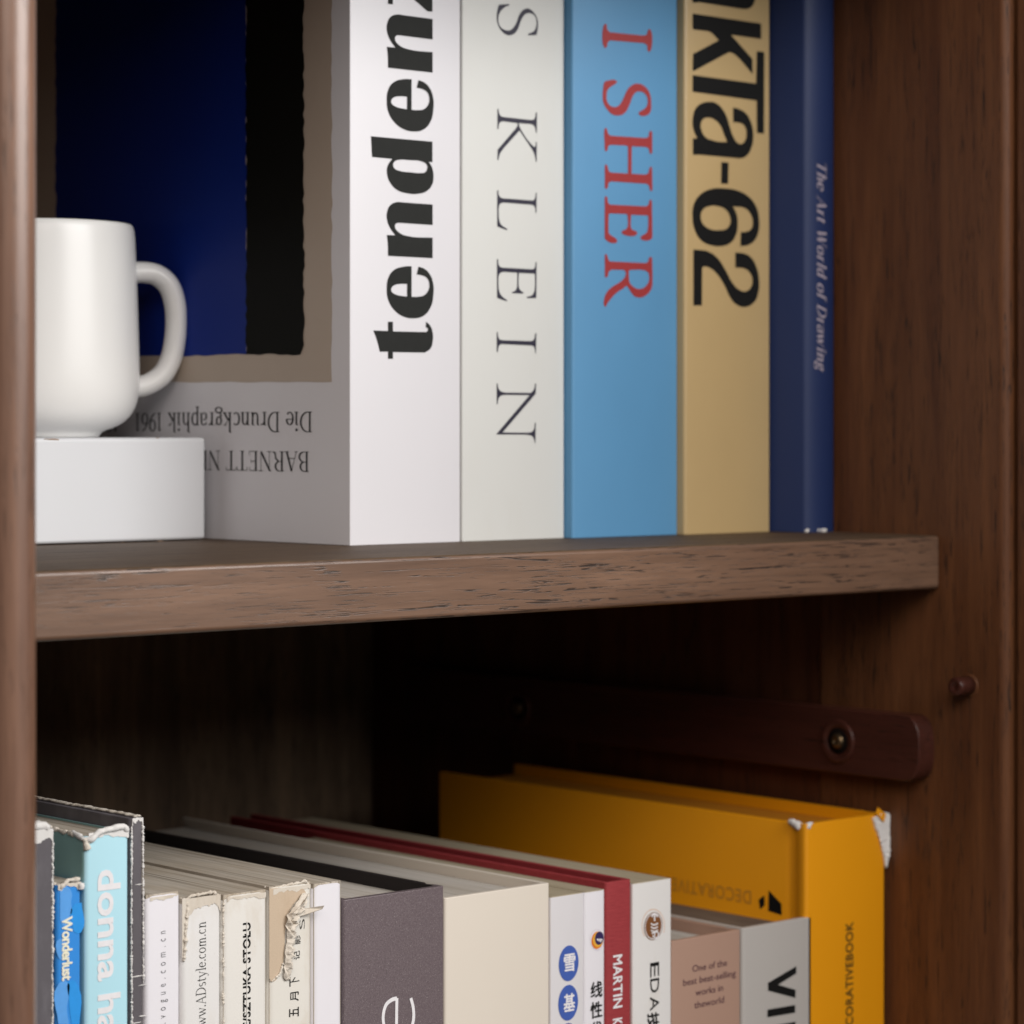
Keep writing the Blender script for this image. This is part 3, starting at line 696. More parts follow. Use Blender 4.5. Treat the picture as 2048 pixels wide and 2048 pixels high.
link('handle', fixn(mesh('handle', vs, fs)), M_MUG, mug, True)

# ---------------------------------------------------------------- lower shelf books
YL = 0.975
YL = min(YL, at(1772, 1700, X=XP - 0.003).y)
def topz(u, v, Y=YL): return at(u, v, Y=Y).z
from mathutils import noise as mn
def tatter(path, r, n_per=10, jit=0.5, mat=None, parent=None, name='worn_edge', flat_=1.0, dash=0.0):
    """ragged paper edge: a softly uneven rolled rim following a path, with a few stray fibres"""
    mat = mat or TORN
    P = []
    for a, b in zip(path, path[1:]):
        a, b = Vector(a), Vector(b); L = (b - a).length; k = max(2, int(L / (r * 0.28)))
        for i in range(k): P.append(a.lerp(b, i / k))
    P.append(Vector(path[-1]))
    for _ in range(2): P = [P[0]] + [(P[i - 1] + P[i] * 2 + P[i + 1]) / 4 for i in range(1, len(P) - 1)] + [P[-1]]
    ns = 9; vs, fs = [], []
    sd = random.uniform(0, 50)
    for i, p in enumerate(P):
        t = (P[min(i + 1, len(P) - 1)] - P[max(i - 1, 0)]).normalized()
        up = Vector((0, 0, 1)) if abs(t.z) < 0.8 else Vector((0, 1, 0))
        s = t.cross(up).normalized(); u2 = s.cross(t)
        q0 = Vector(p) / r
        rr = r * (1 + jit * 1.3 * mn.noise(q0 * 0.5 + Vector((sd, 0, 0)))) * (0.2 if i in (0, len(P) - 1) else 1)
        if dash: rr *= max(0.05, min(1.0, 1.0 + dash * 3 * mn.noise(q0 * 0.12 + Vector((sd, 9, 0)))))
        off = (s * mn.noise(q0 * 0.35 + Vector((3, sd, 0))) + u2 * mn.noise(q0 * 0.35 + Vector((0, 8, sd)))) * r * 0.9 * jit
        for k in range(ns):
            th = 2 * PI * k / ns; d = s * math.cos(th) + u2 * math.sin(th) * flat_
            q = rr * (1 + 0.45 * jit * mn.noise(q0 * 0.9 + d * 1.7 + Vector((sd, sd, 0))) + 0.3 * jit * mn.noise(q0 * 2.6 + d * 3))
            vs.append(tuple(p + off + d * q))
        if i:
            b = (i - 1) * ns
            for k in range(ns): fs.append((b + k, b + (k + 1) % ns, b + ns + (k + 1) % ns, b + ns + k))
    fs.append(tuple(range(ns))); fs.append(tuple(range(len(vs) - ns, len(vs))))
    for _ in range(int(len(P) * 0.04) + 1):
        p = random.choice(P); d = Vector((random.uniform(-1, 1), random.uniform(-1, .2), random.uniform(-.4, .8))).normalized() * min(r, .0012) * random.uniform(1.2, 2.2)
        e = Vector((random.uniform(-1, 1), random.uniform(-1, 1), random.uniform(-1, 1))) * 0.00012
        b = len(vs); vs += [tuple(p + e), tuple(p - e), tuple(p + d)]; fs.append((b, b + 1, b + 2))
    o = emit(name, (vs, fs), mat, parent)
    for p in o.data.polygons: p.use_smooth = True
    return o
def cap_patch(xl, xr, z1, h, Y, parent, mat=None, amp=0.5, lift=0.00022, n=26, name='worn_patch'):
    """paper worn away at the head of a spine: a patch with a ragged lower border"""
    sd = random.uniform(0, 90); top, bot = [], []
    for i in range(n + 1):
        t = i / n; x = xl + (xr - xl) * t
        hh = h * (1 + amp * 1.6 * mn.noise(Vector((sd, t * 4, 0))) + amp * 0.7 * mn.noise(Vector((sd, t * 17, 3)))) * (1 + 0.5 * (2 * abs(t - .5)) ** 3)
        top.append((x, Y - lift, z1)); bot.append((x, Y - lift, z1 - hh))
    return emit(name, (top + bot, [(i, i + 1, n + 2 + i, n + 1 + i) for i in range(n)]), mat or TORN, parent)
LABEL_L = {}
def soft(label, u0, u1, vt, mat, pmat, Y=YL, depth=0.21, **k):
    return book('book', label, u0, u1, vt, Y, depth, ZLOW, mat, pmat, **k)
P_W1 = paper('white_matt_cover', (0.80, 0.78, 0.82), 0.45, 0.06, grain=0.05, mottle=0.012)
P_W2 = paper('aged_white_cover', (0.76, 0.745, 0.73), 0.5, 0.35, (0.55, 0.46, 0.34), 0.1, mottle=0.03, wave=0.5)
P_W3 = paper('cream_aged_cover', (0.76, 0.735, 0.69), 0.5, 0.5, (0.52, 0.42, 0.29), 0.1, mottle=0.03, wave=0.5)
P_W4 = paper('yellowed_cover', (0.74, 0.71, 0.65), 0.55, 0.55, (0.50, 0.38, 0.25), 0.2, mottle=0.05, wave=1.0)
P_CHAR = paper('worn_charcoal_cover', (0.105, 0.095, 0.105), 0.5, 0.35, (0.30, 0.29, 0.31), 0.3, mottle=0.12, wave=0.8)
P_BLUE = paper('bright_blue_cover', (0.04, 0.27, 0.74), 0.35, 0.0, grain=0.05, mottle=0.1)
P_AQUA = paper('aqua_cover', (0.47, 0.76, 0.86), 0.42, 0.0, grain=0.05, mottle=0.03)
P_CREAM = paper('cream_cover', (0.74, 0.67, 0.58), 0.5, 0.0, grain=0.06, mottle=0.015)
P_RED, nt, b = new_mat('red_bookcloth')
n1 = noise(nt, coords(nt, (160, 160, 1500)), 1, 3, 0.6)
nt.links.new(mixc(nt, n1, (0.23, 0.018, 0.024), (0.40, 0.045, 0.05)), b.inputs['Base Color']); b.inputs['Roughness'].default_value = 0.75
bump(nt, b, n1, 0.5, 0.0004)
P_TAN = paper('dusty_pink_brown_cover', (0.42, 0.265, 0.20), 0.5, 0.0, grain=0.06, mottle=0.03)
P_GREY = paper('grey_cover', (0.47, 0.445, 0.42), 0.45, 0.0, grain=0.06, mottle=0.03)
P_OR = paper('orange_cover', (0.80, 0.32, 0.003), 0.45, 0.0, grain=0.12, mottle=0.04, wave=0.6)
# aubergine cover with fine glitter
P_AUB, nt, b = new_mat('aubergine_pearl_cover')
g = noise(nt, coords(nt, (2900, 2900, 2900)), 1, 1, 0.5)
g2 = noise(nt, coords(nt, (1300, 1300, 1300), (4, 4, 4)), 1, 2, 0.5)
c = mixc(nt, ramp(nt, g2, 0.35, 0.7), (0.135, 0.105, 0.115), (0.205, 0.165, 0.175))
c = mixc(nt, mathn(nt, 'MULTIPLY', ramp(nt, g, 0.66, 0.74), 0.75), c, (0.62, 0.56, 0.56))
nt.links.new(c, b.inputs['Base Color']); b.inputs['Roughness'].default_value = 0.36; b.inputs['Metallic'].default_value = 0.12
bump(nt, b, g, 0.12, 0.0002)

# 0 worn charcoal book beside the post
b0, xl, xr_, z1 = soft('worn black book with a frayed white edge, first beside the front post', 22, 107, 1664, P_CHAR, PG_OLD, r=0.0015)
cap_patch(xl + 0.001, xr_ - 0.0003, z1 + 0.0006, 0.0042, YL, b0, TORNW)
tatter([(xl, YL + 0.004, z1 + 0.001), (xl + 0.004, YL + 0.001, z1 + 0.0014), (xr_ - 0.003, YL + 0.001, z1 + 0.0018), (xr_ - 0.0002, YL + 0.003, z1 + 0.0005), (xr_ - 0.001, YL + 0.02, z1 + 0.001)], 0.0017, mat=TORNW, parent=b0)
tatter([(xr_ - 0.0002, YL + 0.0004, z1), (xr_ - 0.0004, YL + 0.0002, z1 - 0.05), (xr_ - 0.0004, YL + 0.0002, z1 - 0.13)], 0.0005, jit=0.7, mat=TORNW, parent=b0, dash=0.5)
# 1 blue paperback
b1, xl1, xr1, z11 = soft('small bright blue paperback with cream script between a black and an aqua book', 112.5, 163, 1768, P_BLUE, PG_OLD, depth=0.15, r=0.002, recess=-0.0004)
def patchy(name, Y, regions, mat, parent, lift=0.00015):
    return emit(name, on_spine([shape_mesh([r], *tr) for r, tr in regions], Y, lift=lift), mat, parent)
P_LB = flat('light_blue_print', (0.11, 0.36, 0.80), 0.4); P_CY = flat('cyan_blue_print', (0.03, 0.305, 0.79), 0.4)
tB = (60, 1780, 7.209)
patchy('spine_print', YL, [("430,-60! 520,-60 600,40 590,180 600,330 560,380 590,500 480,520 430,420!", tB), ("410,1350 540,1330 560,1500 530,1700 560,1935! 405,1935!", tB), ("430,700 470,800 450,1000 425,1000", tB)], P_LB, b1)
patchy('spine_print', YL, [("620,220 740,180! 740,600 660,620 610,520", tB), ("590,1300 700,1400 712,1935! 600,1935! 560,1600", tB)], P_CY, b1)
CRM = flat('cream_foil', (0.86, 0.83, 0.66), 0.5)
emit('title', spine_text(text_flat('Wonderlust', 0.032, 0.92), YL, (124, 1834), (124, 1962), 19, lift=0.0004), CRM, b1)
tatter([(xl1, YL + 0.004, z11 + 0.001), (xl1 + 0.002, YL, z11 - 0.0012), (xl1 + 0.006, YL, z11 + 0.0018), (xr1 - 0.0015, YL, z11 + 0.0016), (xr1 - 0.0003, YL + 0.004, z11)], 0.0009, parent=b1)
cap_patch(xl1 + 0.0008, xr1 - 0.0003, z11 + 0.0004, 0.0016, YL, b1)
tatter([(xr1 - 0.0006, YL - 0.0002, z11), (xr1 - 0.0004, YL - 0.0002, z11 - 0.003)], 0.0011, parent=b1, mat=TORNW)
# 2 aqua book
b2, xl2, xr2, z12 = soft('pale aqua book with white lower-case lettering and a frayed top', 169, 259, 1668, P_AQUA, PG_OLD, depth=0.27, r=0.0025)
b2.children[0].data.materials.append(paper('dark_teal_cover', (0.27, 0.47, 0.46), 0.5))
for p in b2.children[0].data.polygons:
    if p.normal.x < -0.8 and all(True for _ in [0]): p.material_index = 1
tdonna = spine_text(text_flat('donna hay', 0.022, 0.98), YL, (196.5, 1741), (194.5, 2113), 43)
emit('title', tdonna, WHITEP, b2)
tatter([(xl2 + 0.0006, YL + 0.010, z12 + 0.0008), (xl2 + 0.0002, YL + 0.002, z12 - 0.001), (xl2 + 0.003, YL - 0.0002, z12 - 0.0014), (xl2 + 0.007, YL - 0.0004, z12 + 0.0015), (xr2 - 0.003, YL - 0.0002, z12 + 0.0026), (xr2 - 0.0006, YL + 0.001, z12)], 0.0013, parent=b2, mat=TORNW, jit=0.3)
cap_patch(xl2 + 0.002, xr2 - 0.0004, z12 + 0.0012, 0.0022, YL, b2, TORNW)
tatter([(xl2 + 0.0005, YL + 0.001, z12 - 0.001), (xl2 + 0.0012, YL + 0.0004, z12 - 0.006)], 0.0012, parent=b2)
tatter([(xl2 + 0.0004, YL + 0.05, z12 + 0.0005), (xl2 + 0.0004, YL + 0.008, z12 + 0.0003)], 0.0011, parent=b2)
# 3 charcoal hardback
b3, xl3, xr3, z13 = soft('tall thin charcoal hardback with white scuffed edges right of the aqua book', 260.5, 288, 1636, P_CHAR, pages('brown_page_edges', (0.16, 0.10, 0.075), 0.4, 0.4), depth=0.28, t=0.0028, r=0.0024, recess=0.005)
tatter([(xl3 + 0.0008, YL + 0.0002, z13 - 0.07), (xl3 + 0.0006, YL, z13 - 0.03), (xl3 + 0.0008, YL, z13 - 0.004), (xl3 + 0.0016, YL + 0.0002, z13 - 0.0003), (xr3 - 0.002, YL + 0.0002, z13 - 0.0001), (xr3 - 0.0004, YL + 0.0004, z13 - 0.003), (xr3 - 0.0002, YL + 0.0003, z13 - 0.03), (xr3 - 0.0003, YL, z13 - 0.07)], 0.0004, parent=b3, mat=TORNW, jit=0.8, dash=0.4)
cap_patch(xl3 + 0.001, xr3 - 0.0005, z13, 0.0016, YL, b3, TORNW, 0.6)
tatter([(xl3 + 0.0008, YL, z13 - 0.07), (xl3 + 0.0006, YL, z13 - 0.13)], 0.00035, parent=b3, mat=TORNW, jit=0.9, dash=0.9)
tatter([(xr3 - 0.0012, YL + 0.003, z13 + 0.0002), (xr3 - 0.0012, YL + 0.27, z13 + 0.0003)], 0.0016, parent=b3, mat=TORN, jit=0.3, flat_=0.35)
for dx, dzz in ((0.0035, .0665), (0.0055, .0835), (0.003, .086), (0.0072, .0962), (0.0068, .0902), (0.006, .0705), (.0045, .028)):
    emit('scratch', lump((xl3 + dx, YL - 0.0001, z13 - dzz), 0.0016, 1, 0.5, 1.6, 0.1, 0.14), TORNW, b3)
# 4 white magazine
b4, xl4, xr4, z14 = soft('slim white magazine with tiny letter-spaced grey web address', 291, 361, 1789, P_W1, PG_OLD, depth=0.23, r=0.0022, bv=0.0012, dome=0.0014, recess=-0.0005)
GREYI = flat('grey_ink', (0.16, 0.16, 0.17), 0.6)
emit('title', spine_text(text_flat('www.vogue.com.cn', -0.006, 2.1), YL, (331, 2105), (331, 1861), -14), GREYI, b4)
# 5 white magazine, serif address
b5, xl5, xr5, z15 = soft('white magazine with black serif web address and a peeling yellowed left edge', 364, 443, 1796, P_W2, PG_OLD, depth=0.235, r=0.0024, bv=0.0016, dome=0.0018, recess=-0.0005)
emit('title', spine_text(roman('www.ADstyle.com.cn', .062, .022), YL, (411, 2068), (411, 1842.5), -19), INK, b5)
tatter([(xl5 + 0.0008, YL + 0.006, z15 + 0.0002), (xl5 + 0.002, YL + 0.001, z15), (xl5 + 0.006, YL, z15 + 0.0016), (xr5 - 0.004, YL, z15 + 0.0020), (xr5 - 0.0006, YL + 0.001, z15 - 0.001)], 0.0007, parent=b5, jit=0.6)
cap_patch(xl5 + 0.002, xr5 - 0.0006, z15 + 0.0006, 0.0042, YL, b5, TORN, 0.35)
tatter([(xl5 + 0.003, YL, z15 - 0.001), (xl5 + 0.002, YL - 0.0002, z15 - 0.010), (xl5 + 0.0014, YL - 0.0002, z15 - 0.021), (xl5 + 0.0008, YL, z15 - 0.026)], 0.0007, parent=b5, jit=0.8)
vs_, fs_ = on_spine([shape_mesh(["1412,960! 1480,985 1465,1100 1445,1250 1425,1360 1412,1430!"], 0, 1550, 3.88)], YL, lift=0.00018)
emit('worn_patch', (vs_, fs_), TORN, b5)
# 6 stencil capitals
b6, xl6, xr6, z16 = soft('cream-white book with bold stencil capitals between two magazines', 446, 536, 1787, P_W3, PG_OLD, depth=0.24, r=0.003, bv=0.0016, dome=0.0020, recess=-0.0005)
emit('title', spine_text(text_flat('E/SZTUKA STO\u0141U', 0.028, 1.06), YL, (500.3, 2054), (500.3, 1844), -14), INK, b6)
gapm = []
for fr, wd in ((0.50, .03),):
    a = at(500.3 - 14 * fr, 2050, Y=YL); b_ = at(500.3 - 14 * fr, 1842, Y=YL); ww = 0.00022
    k = len(gapm)
    gapm.append(([(a.x - ww, YL - .0003, a.z), (a.x + ww, YL - .0003, a.z), (a.x + ww, YL - .0003, b_.z), (a.x - ww, YL - .0003, b_.z)], [(0, 1, 2, 3)]))
emit('title_stencil_gap', join(*gapm), P_W3, b6)
tatter([(xl6 + 0.0006, YL + 0.0006, z16 - 0.002), (xl6 + 0.0005, YL + 0.0006, z16 - 0.08)], 0.0004, parent=b6, jit=0.9, dash=0.8)
# 7 torn book
b7, xl7, xr7, z17 = soft('yellowed book with its spine paper torn open and small Chinese characters', 538, 625, 1771, P_W4, PG_OLD, depth=0.26, r=0.003, bv=0.002, dome=0.0012, recess=-0.0005)
t7 = (350, 1600, 4.293)
EXPO = paper('exposed_glue', (0.56, 0.44, 0.32), 0.8, 0.6, (0.36, 0.25, 0.16), 0.6)
vs_, fs_ = on_spine([shape_mesh(["808,760! 1000,760 1120,790 1060,850 1000,920 950,1080 940,1240 930,1380 900,1480 830,1560 808,1530!"], *t7)], YL, lift=0.00015)
emit('exposed_backing', (vs_, fs_), EXPO, b7)
def P7(x, y, d=0.0004):
    p = at(350 + x / 4.293, 1600 + y / 4.293, Y=YL); return (p.x, YL - d, p.z)
def crumple(path, widths, lifts, parent, mat, name='torn_flap', cols=9):
    """torn paper curling off: a creased strip, free edge on the left lifted, right edge still attached"""
    P = catmull(path, 7); vs, fs = [], []
    m_ = len(P)
    for i, (x, y) in enumerate(P):
        f = i / (m_ - 1) * (len(widths) - 1); a = int(min(f, len(widths) - 2)); t = f - a
        wd = widths[a] * (1 - t) + widths[a + 1] * t; lf = lifts[a] * (1 - t) + lifts[a + 1] * t
        wd *= 1 + 0.5 * mn.noise(Vector((i * 0.55, 3, 1)))
        for c in range(cols + 1):
            q = c / cols
            px = x + wd * q; nz = mn.noise(Vector((q * 3.1, i * 0.33, 5)))
            l = lf * (math.sin(PI * (0.15 + 0.85 * q)) ** 0.8) * (0.75 + 0.9 * nz) + 0.0004
            vs.append(P7(px + 8 * nz, y + 12 * mn.noise(Vector((q * 2.0, i * 0.4, 9))), max(l, 0.0003)))
    w1 = cols + 1
    fs = [(i * w1 + c, i * w1 + c + 1, (i + 1) * w1 + c + 1, (i + 1) * w1 + c) for i in range(m_ - 1) for c in range(cols)]
    o = emit(name, (vs, fs), mat, parent)
    so = o.modifiers.new('thickness', 'SOLIDIFY'); so.thickness = 0.00022
    return o
crumple([(1085, 800), (1010, 900), (950, 990), (940, 1090), (950, 1190), (932, 1300), (930, 1400), (925, 1500), (940, 1545)], [60, 95, 110, 90, 75, 80, 70, 60, 30], [.0010, .0032, .0036, .0024, .0016, .0022, .0020, .0014, .0006], b7, TORN)
tatter([P7(925, 1400, .0004), P7(895, 1490, .0005), P7(830, 1560, .0003)], 0.0005, parent=b7, jit=0.7, mat=TORN)
fl = [P7(1140, 790, .0008), P7(1060, 870, .0042), P7(960, 965, .0038), P7(1000, 1000, .0016), P7(1100, 930, .0008), P7(1210, 890, .0062), P7(1205, 920, .0052), P7(1080, 985, .0018)]
vs_ = fl + [(x, y + 0.0003, z - 0.0003) for x, y, z in fl]
emit('torn_flap', (vs_, [(0, 1, 4), (1, 2, 3, 4), (4, 5, 6, 7), (3, 4, 7), (8, 9, 12), (9, 10, 11, 12), (12, 13, 14, 15), (11, 12, 15), (0, 1, 9, 8), (1, 2, 10, 9), (5, 6, 14, 13), (6, 7, 15, 14)]), TORN, b7)
tatter([(xl7 + 0.0006, YL + 0.004, z17), (xl7 + 0.002, YL + 0.001, z17 - 0.0004), (xr7 - 0.003, YL + 0.0008, z17 + 0.0008), (xr7 - 0.0006, YL + 0.002, z17 - 0.002)], 0.0006, parent=b7, jit=0.6)
CJ = []
def glyph(ch, crop, x0, y0, x1, y1, up='left', bold=0.01, Y=YL, lift=0.0003, slant=0, fat=0):
    if fat:
        return join(*[glyph(ch, crop, x0 + dx * fat, y0 + dy * fat, x1 + dx * fat, y1 + dy * fat, up, bold, Y, lift + 0.00001 * k) for k, (dx, dy) in enumerate(((-1, -1), (1, -1), (1, 1), (-1, 1)))])
    """one character filling the box x0..x1, y0..y1 of a crop; up = direction its top points to"""
    vs, fs = text_flat(ch, bold); ys = [v[1] for v in vs]; lo, hi = min(ys), max(ys)
    out = []
    for a, b_ in vs:
        b2_ = (b_ - lo) / (hi - lo)
        if up == 'left': px, py = x1 + (x0 - x1) * b2_, y1 + (y0 - y1) * a
        elif up == 'right': px, py = x0 + (x1 - x0) * b2_, y0 + (y1 - y0) * a
        else: px, py = x0 + (x1 - x0) * a, y1 + (y0 - y1) * b2_
        out.append((crop[0] + px / crop[2], crop[1] + py / crop[2]))
    # keep the print straight along the book: shift rows by the slope of X lines
    res = []
    uc = crop[0] + (x0 + x1) / 2 / crop[2]
    for u, v in out:
        res.append((u, v + (HOR - v) / (7240 - u) * (u - uc)))
    return on_spine([(res, fs)], Y, lift=lift)
c7 = (450, 1820, 8.474)
emit('title', join(glyph('\u4e94', c7, 1085, 1650, 1245, 1810, bold=0.0), glyph('\u6708', c7, 1105, 1385, 1245, 1545, bold=0.0), glyph('\u4e0b', c7, 1090, 1125, 1255, 1285, bold=0.0),
                   glyph('\u8bb0', c7, 1165, 690, 1262, 840, bold=0.0), glyph('\u5f71', c7, 1185, 425, 1275, 580, bold=0.0), glyph('S', c7, 1262, 150, 1345, 320, bold=-0.02)), INK, b7)
for bb_, xa_, xb_, zz_, hh_ in ((b4, xl4, xr4, z14, .0012), (b6, xl6, xr6, z16, .0014), (b7, xl7, xr7, z17, .0016)):
    cap_patch(xa_ + 0.0022, xb_ - 0.0012, zz_ - 0.0006, hh_, YL, bb_, TORN, 0.8)
# 8 plain white
b8, xl8, xr8, z18 = soft('plain white book without lettering beside the torn one', 627, 685.5, 1767, P_W1, PG_OLD, depth=0.25, r=0.003, bv=0.0022, dome=0.0018, recess=-0.0005)
# 9 aubergine hardback
b9, xl9, xr9, z19 = soft('thick aubergine hardback with one large thin white letter', 688, 888, 1786, P_AUB, PG_CLEAN, depth=0.30, t=0.0034, r=0.001, recess=0.006, groove=0.0022, gy=0.006, gw=0.005)
b9.children[0].data.materials.append(flat('black_endpaper', (0.022, 0.018, 0.018), 0.6, 0.2))
for p in b9.children[0].data.polygons:
    cw = p.center + Vector(b9.location)
    if (p.normal.z > 0.9 and cw.y > YL + 0.004) or (p.normal.x < -0.8 and cw.x > (xl9 + xr9) / 2): p.material_index = 1
ce = (650, 1600, 3.864)
def pen(pts, crop, wpx, Y, lift=0.00025, mat=WHITEP, parent=None, name='title', wy=1.38):
    P = catmull([(float(a), float(b)) for a, b in pts], 8); vs, fs = [], []
    for i, (x, y) in enumerate(P):
        a = P[max(i - 1, 0)]; c = P[min(i + 1, len(P) - 1)]
        dx, dy = (c[0] - a[0]), (c[1] - a[1]) / wy; L = math.hypot(dx, dy) or 1
        nx, ny = -dy / L * wpx / 2, dx / L * wpx / 2 * wy
        for q in ((x + nx, y + ny), (x - nx, y - ny)):
            p = at(crop[0] + q[0] / crop[2], crop[1] + q[1] / crop[2], Y=Y); vs.append((p.x, Y - lift, p.z))
        if i: k = 2 * i; fs.append((k - 2, k - 1, k + 1, k))
    return vs, fs
ev = join(pen([(553, 1530), (551, 1650), (549, 1850)], ce, 22, YL), pen([(553, 1532), (510, 1545), (465, 1590), (446, 1680), (462, 1775), (505, 1830), (560, 1850), (620, 1825), (665, 1755), (682, 1680), (678, 1600), (660, 1530)], ce, 22, YL, lift=0.00030))
emit('title', ev, WHITEP, b9)
# 10 cream hardback
b10, xl10, xr10, z110 = soft('thick plain cream hardback right of the aubergine one', 890, 1100, 1781, P_CREAM, PG_CLEAN, depth=0.30, t=0.0028, r=0.0016, recess=0.005)
# 11 white with blue ovals
b11, xl11, xr11, z111 = soft('white paperback with white Chinese characters in blue ovals', 1101.5, 1168, 1791, paper('white_gloss_cover', (0.72, 0.70, 0.72), 0.4, 0.05, grain=0.05, mottle=0.01), PG_BEIGE, depth=0.23, r=0.0008, recess=-0.0003)
OVAL = flat('royal_blue_print', (0.055, 0.115, 0.42), 0.5)
def ellipse(cx, cy, rx, ry, crop, Y=YL, lift=0.0002, a0=0, a1=360, n=48, inner=None):
    c = at(crop[0] + cx / crop[2], crop[1] + cy / crop[2], Y=Y)
    ex = at(crop[0] + (cx + rx) / crop[2], crop[1] + cy / crop[2], Y=Y).x - c.x
    ez = c.z - at(crop[0] + cx / crop[2], crop[1] + (cy + ry) / crop[2], Y=Y).z
    pts = [(c.x + ex * math.cos(math.radians(a0 + (a1 - a0) * i / n)), Y - lift, c.z + ez * math.sin(math.radians(a0 + (a1 - a0) * i / n))) for i in range(n)]
    if inner is None: return pts, [tuple(range(n))[::-1]]
    q = [(c.x + (p[0] - c.x) * inner, p[1], c.z + (p[2] - c.z) * inner) for p in pts]
    return pts + q, [(i, (i + 1) % n, n + (i + 1) % n, n + i) for i in range(n)]
c4 = (1050, 1650, 4.83)
OV2 = flat('violet_blue_print', (0.09, 0.075, 0.30), 0.5)
emit('emblem', join(ellipse(420, 1335, 95, 172, c4), ellipse(415, 1716, 95, 172, c4)), OVAL, b11)
emit('emblem', ellipse(410, 2085, 95, 172, c4), OV2, b11)
emit('title', join(glyph('\u96ea', c4, 374, 1246, 480, 1412, 'up', 0.0, fat=3), glyph('\u57fa', c4, 372, 1630, 476, 1796, 'up', 0.0, fat=3)), WHITEP, b11)
# 12 thin white with linear algebra title
b12, xl12, xr12, z112 = soft('thin white paperback with a small orange and navy round emblem', 1169, 1212, 1783, P_W1, PG_BEIGE, depth=0.23, r=0.0024, recess=-0.0003)
RING = flat('pale_lilac_print', (0.58, 0.52, 0.62), 0.5); ORG = flat('orange_print', (0.75, 0.20, 0.02), 0.5); YEL = flat('amber_print', (0.80, 0.42, 0.05), 0.5); NVY = flat('navy_print', (0.03, 0.02, 0.09), 0.5)
emit('emblem', join(*[ellipse(692 + 66 * math.cos(t * PI / 15), 1110 - 100 * math.sin(t * PI / 15), 3.2, 5, c4, n=6) for t in range(30)]), RING, b12)
emit('emblem', ellipse(696, 1112, 56, 84, c4, lift=0.0002), ORG, b12)
emit('emblem', ellipse(703, 1103, 50, 74, c4, lift=0.0003), YEL, b12)
emit('emblem', ellipse(712, 1092, 42, 64, c4, lift=0.0004), NVY, b12)
emit('emblem', join(*[ellipse(x, y, 9, 9, c4, lift=0.0005, n=8) for x, y in ((695, 1105), (708, 1112), (716, 1104), (724, 1120), (733, 1106))]), WHITEP, b12)
emit('title', join(glyph('\u7ebf', c4, 634, 1512, 742, 1664, 'up', 0.0, fat=2), glyph('\u6027', c4, 632, 1706, 740, 1862, 'up', 0.0, fat=2), glyph('\u4ee3', c4, 630, 1898, 738, 2052, 'up', 0.0, fat=2)), INK, b12)
# 13 red cloth hardback
b13, xl13, xr13, z113 = soft('red cloth hardback with white capitals down its spine', 1212.8, 1264, 1762, P_RED, pages('crimson_page_edges', (0.10, 0.006, 0.018), 0.3, 0.2, (0.05, 0.004, 0.01)), depth=0.31, t=0.0030, r=0.0022, recess=0.004)
c5 = (1210, 1790, 7.486)
emit('title', join(*[spine_text(text_flat('MARTIN', 0.0, 1.04), YL, (1226.2 + dx, 1911 + dy), (1226.2 + dx, 2016 + dy), 17.5, lift=0.0002 + k_ * 0.00001) for k_, (dx, dy) in enumerate(((0, 0), (.5, .8), (-.5, .8), (0, 1.4)))], spine_text(text_flat('K', 0.03), YL, (1225.6, 2038), (1225.6, 2052), 17.5)), WHITEP, b13)
# 14 white technical paperback
b14, xl14, xr14, z114 = soft('white paperback with a round brown emblem and bold black capitals', 1265.5, 1343, 1763, P_W2, PG_BEIGE, depth=0.29, r=0.0010, recess=-0.0003)
BRN = flat('brown_print', (0.20, 0.075, 0.022), 0.5); LORG = flat('light_orange_print', (0.70, 0.36, 0.16), 0.5)
emit('emblem', join(*[ellipse(720 + 168 * math.cos(math.radians(a)), 462 - 248 * math.sin(math.radians(a)), 7, 11, c5, n=6) for a in range(-20, 215, 9)]), LORG, b14)
emit('emblem', ellipse(720, 465, 138, 208, c5, lift=0.0002), BRN, b14)
emit('emblem', join(ellipse(720, 465, 128, 195, c5, lift=0.0003, inner=0.93), pen([(735, 280), (735, 390)], c5, 20, YL, .00036), pen([(690, 325), (735, 275), (780, 325)], c5, 18, YL, .00038),
                    *[pen([(680, y), (730, y + 22), (785, y - 5)], c5, 15, YL, .00034) for y in (425, 475, 525)], pen([(690, 575), (740, 560), (785, 555), (788, 640), (740, 650)], c5, 14, YL, .00034), pen([(700, 620), (740, 610)], c5, 13, YL, .00036), pen([(735, 560), (735, 650)], c5, 13, YL, .0004)), WHITEP, b14)
emit('title', join(glyph('E', c5, 674, 1008, 804, 1222, 'right', 0.0), glyph('D', c5, 674, 1248, 804, 1458, 'right', 0.0), glyph('A', c5, 672, 1516, 802, 1722, 'right', 0.0), glyph('\u6280', c5, 632, 1762, 800, 1990, 'right', 0.0, fat=4)), INK, b14)
